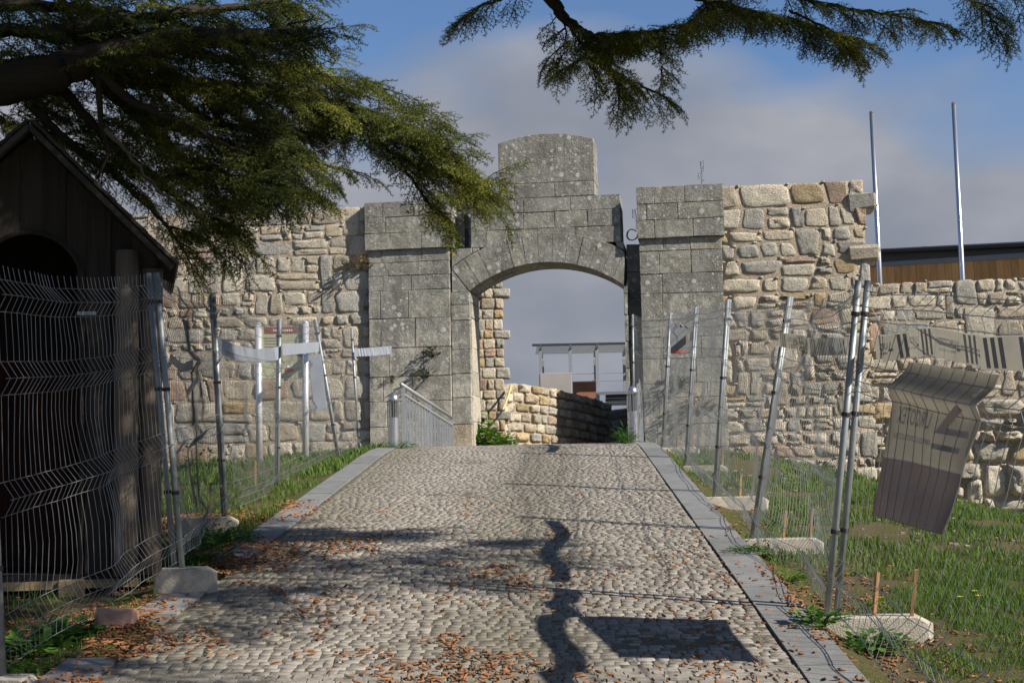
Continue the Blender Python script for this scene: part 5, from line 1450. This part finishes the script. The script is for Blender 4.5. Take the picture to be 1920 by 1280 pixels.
# mossy tufts between setts near the left edge
# catkins
def catkins(seed):
    rg_ = np.random.default_rng(seed); V = []; T = []; n = 0
    def put(x, y, zf_):
        nonlocal n
        L = rg_.uniform(.009, .03); r = rg_.uniform(.005, .0085); a = rg_.uniform(0, 6.283); a = a*.35 if rg_.random() < .5 else a
        cv = rg_.uniform(-.5, .5)*L; z = zf_+r*rg_.uniform(.8, 2.2); ca, sa_ = math.cos(a), math.sin(a); tz = rg_.normal(0, .18)
        for i, (t, k) in enumerate(((-1, .35), (-.55, 1), (.45, .95), (1, .3))):
            off = cv*(1-t*t)
            for j in range(4):
                th = j*math.pi/2+.4; lx, ly, lz = t*L, off+r*k*math.cos(th), r*k*math.sin(th)+t*L*tz
                V.append((x+lx*ca-ly*sa_, y+lx*sa_+ly*ca, z+lz))
        for i in range(3):
            for j in range(4):
                j2 = (j+1) % 4; T.append((n+i*4+j, n+i*4+j2, n+i*4+4+j2, n+i*4+4+j))
        T.append((n, n+3, n+2, n+1)); T.append((n+12, n+13, n+14, n+15)); n += 16
    c = 0
    for _ in range(110000):
        y = 6.2+rg_.random()**1.15*8.5; x = rg_.uniform(-4.2, 4.2)
        l, r = road_l(y), road_r(y)
        dn = nz(x*1.3, y*.75, 31)+.6*nz(x*4, y*2.4, 12)
        drift = sstep(.0, .35, dn)
        if x < l+.05: p = .50*sstep(-.3, .3, dn)+(.08 if y < 9.5 else 0)
        elif x > r+.2: p = .5*max(0, .32+dn)*max(0, 1-(x-r-.2)/(2.4 if y < 9 else 1.3))*(1 if y < 11 else .35)
        else:
            q = (x-l)/(r-l); side = max(0, 1-q*1.75)
            mid = math.exp(-((q-.52)/.17)**2)
            p = .30*side*drift+.26*mid*sstep(.08, .4, dn)+.004+(.08*max(0, dn) if q > .8 else 0)
            if q < .4: p *= 1.0-.75*math.exp(-((q-.36)/.09)**2)
            if y > 12.4: p *= .12
            if q > .85 and y < 11: p += .03
        if y > 13 and x < l: p *= 1.0
        if rg_.random() < p: put(x, y, terrain(x, y) if (x < l-.3 or x > r+.3) else road_z(y)+.003); c += 1
    print('catkins', c)
    o = link('fallen_catkins', mesh('catkins', np.array(V), np.array(T), True), 'catkin', kind='stuff')
    tag(o, 'orange brown fallen cedar catkins strewn over the setts and verges', 'leaf litter')
catkins(5)
# pebbles / rubble on the right verge and at wall feet
def pebbles():
    random.seed(14); m = MB()
    for _ in range(700):
        if random.random() < .6: s = random.uniform(W(1360, 800)[0], W(2000, 800)[0]); x, y = WX(s, -random.uniform(.0, .8)**1.5-.02)
        else: x, y = random.uniform(2.2, 4.5), random.uniform(12, 19)
        r = random.uniform(.006, .028); z = terrain(x, y)
        m.box((x-r, y-r*.8, z-r*.3), (x+r, y+r*.8, z+r*.7), r*.4, r*.1)
    o = m.build('pebbles', 'pebble', kind='stuff'); tag(o, 'pale pebbles and rubble chips on the right verge', 'pebbles')
pebbles()
# leafy plants
def leafy(name, label, loc, n, R_, H_, leaf, mat, seed, cat='plant', stems=True, squash=1.0, lw=.6, face=None):
    rg_ = random.Random(seed); m = MB(); st = MB(); root = thing(name, label, cat, loc)
    for i in range(n):
        a = rg_.uniform(0, 6.283); rr = R_*rg_.random()**.6; z = H_*rg_.uniform(.15, 1)*(1-.5*rr/R_)
        c = Vector((rr*math.cos(a), rr*math.sin(a)*squash, z)); d = Vector((math.cos(a)+rg_.gauss(0, .4), math.sin(a)+rg_.gauss(0, .4), rg_.uniform(-.3, .7))).normalized()
        s = d.cross(Vector((0, 0, 1))).normalized(); u = s.cross(d); l = leaf*rg_.uniform(.6, 1.2); w = l*lw
        m.add([c, c+d*l*.35+s*w*.5+u*l*.05, c+d*l*.8+s*w*.35, c+d*l, c+d*l*.8-s*w*.35, c+d*l*.35-s*w*.5+u*l*.05], [(0, 1, 2, 3), (0, 3, 4, 5)])
        if stems and i % 3 == 0: st.tube([Vector((0, 0, -.02)), c*.5+Vector((0, 0, z*.2)), c], .0022, 3, False)
    m.build('leaves', mat, root, kind='stuff')
    if st.v: st.build('stems', mat, root, kind='stuff')
    return root
def gp(px, y, dx=0): x = P(px, 900, y).x; return (x, y, terrain(x, y))
leafy('weed', 'broad leaved weed under the nearest left fence post', gp(70, 8.3), 150, .26, .16, .09, 'weed', 1, lw=.9)
leafy('weed', 'broad leaved weed in front of the hut footing', gp(125, 8.6), 130, .22, .15, .08, 'weed', 2, lw=.9)
leafy('weed', 'low bright weed patch at the bottom left edge', gp(50, 7.75), 160, .2, .07, .035, 'ivy', 3)
leafy('weed', 'shaded weed clump beside the shaded concrete foot', gp(415, 11.9), 240, .32, .2, .07, 'weed', 4, lw=.4)
leafy('weed', 'dark weed clump behind the chipped foot by the hut', gp(370, 11.0), 200, .26, .2, .08, 'weed', 5, lw=.35)
leafy('weed', 'lobed weed in front of the nearest right concrete foot', gp(1625, 8.35), 190, .22, .14, .06, 'weed', 6, lw=.7)
leafy('weed', 'weed spilling over the kerb left of the nearest right foot', gp(1528, 8.3), 130, .17, .12, .055, 'weed', 7, lw=.7)
leafy('weed', 'thistly weed leaning on the second right concrete foot', gp(1424, 11.55), 100, .13, .2, .05, 'darkweed', 8, lw=.5)
leafy('weed', 'green weed on the kerb edge between the two nearest right feet', gp(1400, 10.9), 120, .18, .08, .04, 'weed', 9)
leafy('weed', 'yellowish weed cluster inside the second right fence panel', gp(1470, 10.7), 160, .3, .1, .04, 'ivy', 10)
leafy('weed', 'bushy weed at the foot of the left wall near the hut', gp(385, 24.5), 260, .5, .45, .12, 'weed', 11, lw=.4)
leafy('grass_tuft', 'tall grass tuft at the base of the right bollard', gp(1174, 21.3), 120, .13, .26, .16, 'weed', 12, lw=.08)
leafy('grass_tuft', 'grass tuft at the base of the left bollard', gp(752, 21.3), 120, .22, .12, .1, 'weed', 13, lw=.1)
leafy('ivy_plant', 'bright green leafy ivy at the inner foot of the left jamb', (P(914, 800, 26.75).x, 26.75, road_z(26.75)), 620, .30, .78, .11, 'ivy', 14, lw=.8)
leafy('ivy_plant', 'low trailing ivy to the right of the bright ivy bush', (P(950, 800, 26.6).x, 26.6, road_z(26.6)+.05), 300, .24, .48, .09, 'ivy', 15, lw=.8)
def wallplant(px, py, label, n, R_, H_, leaf, mat, seed, off=-.1):
    s, z = W(px, py, off); x, y = WX(s, off); leafy('wall_plant', label, (x, y, z), n, R_, H_, leaf, mat, seed, lw=.4)
wallplant(812, 668, 'dark green plant growing from the upper joint of the left pier', 130, .17, .22, .07, 'darkweed', 21)
wallplant(797, 705, 'dark green plant growing from the joint below it on the left pier', 130, .2, .18, .07, 'darkweed', 22)
wallplant(735, 712, 'tiny tuft low on the left pier beside the railing', 40, .08, .1, .05, 'darkweed', 23)
wallplant(850, 478, 'small green tuft on the ledge right of the left pier cap', 60, .09, .16, .06, 'darkweed', 24, .1)
wallplant(1270, 722, 'dark shrubby plant on the lower joint of the right pier', 160, .3, .2, .08, 'darkweed', 25)
wallplant(1308, 770, 'dry brown twiggy plant hanging on the right pier', 180, .36, .3, .09, 'drygrass', 26)
wallplant(1262, 740, 'small dark tuft on the right pier beside the farthest post', 60, .12, .1, .06, 'darkweed', 27)
wallplant(676, 505, 'dry straw coloured plant hanging on the rubble wall beside the left pier', 120, .22, .3, .12, 'drygrass', 28, -.05)
wallplant(1320, 858, 'low dark plant at the foot of the right pier', 120, .35, .16, .08, 'darkweed', 29, -.2)
for (px, pb, pt_, lab, off) in ((1315, 352, 302, 'thin dry stalk standing on top of the right pier', .5), (1192, 425, 392, 'thin dark stalk beside the right pier cap', .2), (872, 470, 405, 'thin climbing stalk in the gap beside the left pier cap', .2)):
    s, z0 = W(px, pb, off); _, z1 = W(px, pt_, off); x, y = WX(s, off); root = thing('dry_stalk', lab, 'plant', (x, y, z0-.1))
    m = MB(); m.tube([(0, 0, 0), (.02, 0, (z1-z0)*.5+.1), (-.01, 0, z1-z0+.1)], .005, 5); m.build('stem', 'bark', root)
    m = MB(); rr = random.Random(px)
    for k in range(9):
        z = lerp(.2, z1-z0+.1, k/9); a = rr.choice((-1, 1)); m.tube([(0, 0, z), (a*rr.uniform(.02, .07), 0, z+rr.uniform(.01, .05))], .003, 4); 
        m.box((a*.05-.007, -.007, z+.03), (a*.05+.007, .007, z+.045))
    m.build('seed_heads', 'bark', root)
# cable loop by the right pier
s, z0 = W(1186, 448, .1); x, y = WX(s, .1); m = MB(); rr = .1
for k in range(2): m.tube([(rr*(.9+.15*k)*math.cos(t), .04*math.sin(t*2)+.03*k, rr+rr*math.sin(t)) for t in [i*math.pi/9 for i in range(2, 19)]], .008, 5)
tag(m.build('cable_coil', 'black', loc=(x, y, z0-.02)), 'black cable coil in the gap left of the right pier cap', 'cable')
# yellow flowers in the grass
random.seed(2)
for i, (px, py) in enumerate(((1530, 1085), (1572, 1090), (1800, 1095), (1834, 1090), (1828, 1108), (1655, 1180))):
    y = 9.3+random.uniform(-.4, .4); x = P(px, py, y).x; z = P(px, py, y).z; zt = terrain(x, y)
    root = thing('yellow_flower', ['yellow flower in the grass behind the nearest stakes, leftmost of the row', 'yellow flower in the grass just above the wider orange stake', 'yellow flower in the grass, middle one of the right three', 'yellow flower in the grass, rightmost of them all', 'yellow flower in the grass, lowest of the right three', 'yellow flower between the two stakes of the nearest foot'][i], 'flower', (x, y, zt), 0, 'yellow flowers in the grass')
    h = max(.08, min(.2, z-zt)); m = MB(); m.tube([(0, 0, 0), (0, 0, h)], .002, 3); m.build('stem', 'grass', root)
    m = MB()
    for k in range(8): a = k*math.pi/4; m.add([(0, 0, h), (.02*math.cos(a-.3), .02*math.sin(a-.3), h+.006), (.024*math.cos(a), .024*math.sin(a), h+.008), (.02*math.cos(a+.3), .02*math.sin(a+.3), h+.006)], [(0, 1, 2, 3)])
    if 'flower' not in M: M['flower'] = plain('yellow petals', (.75, .6, .03), .6)
    m.build('petals', 'flower', root)
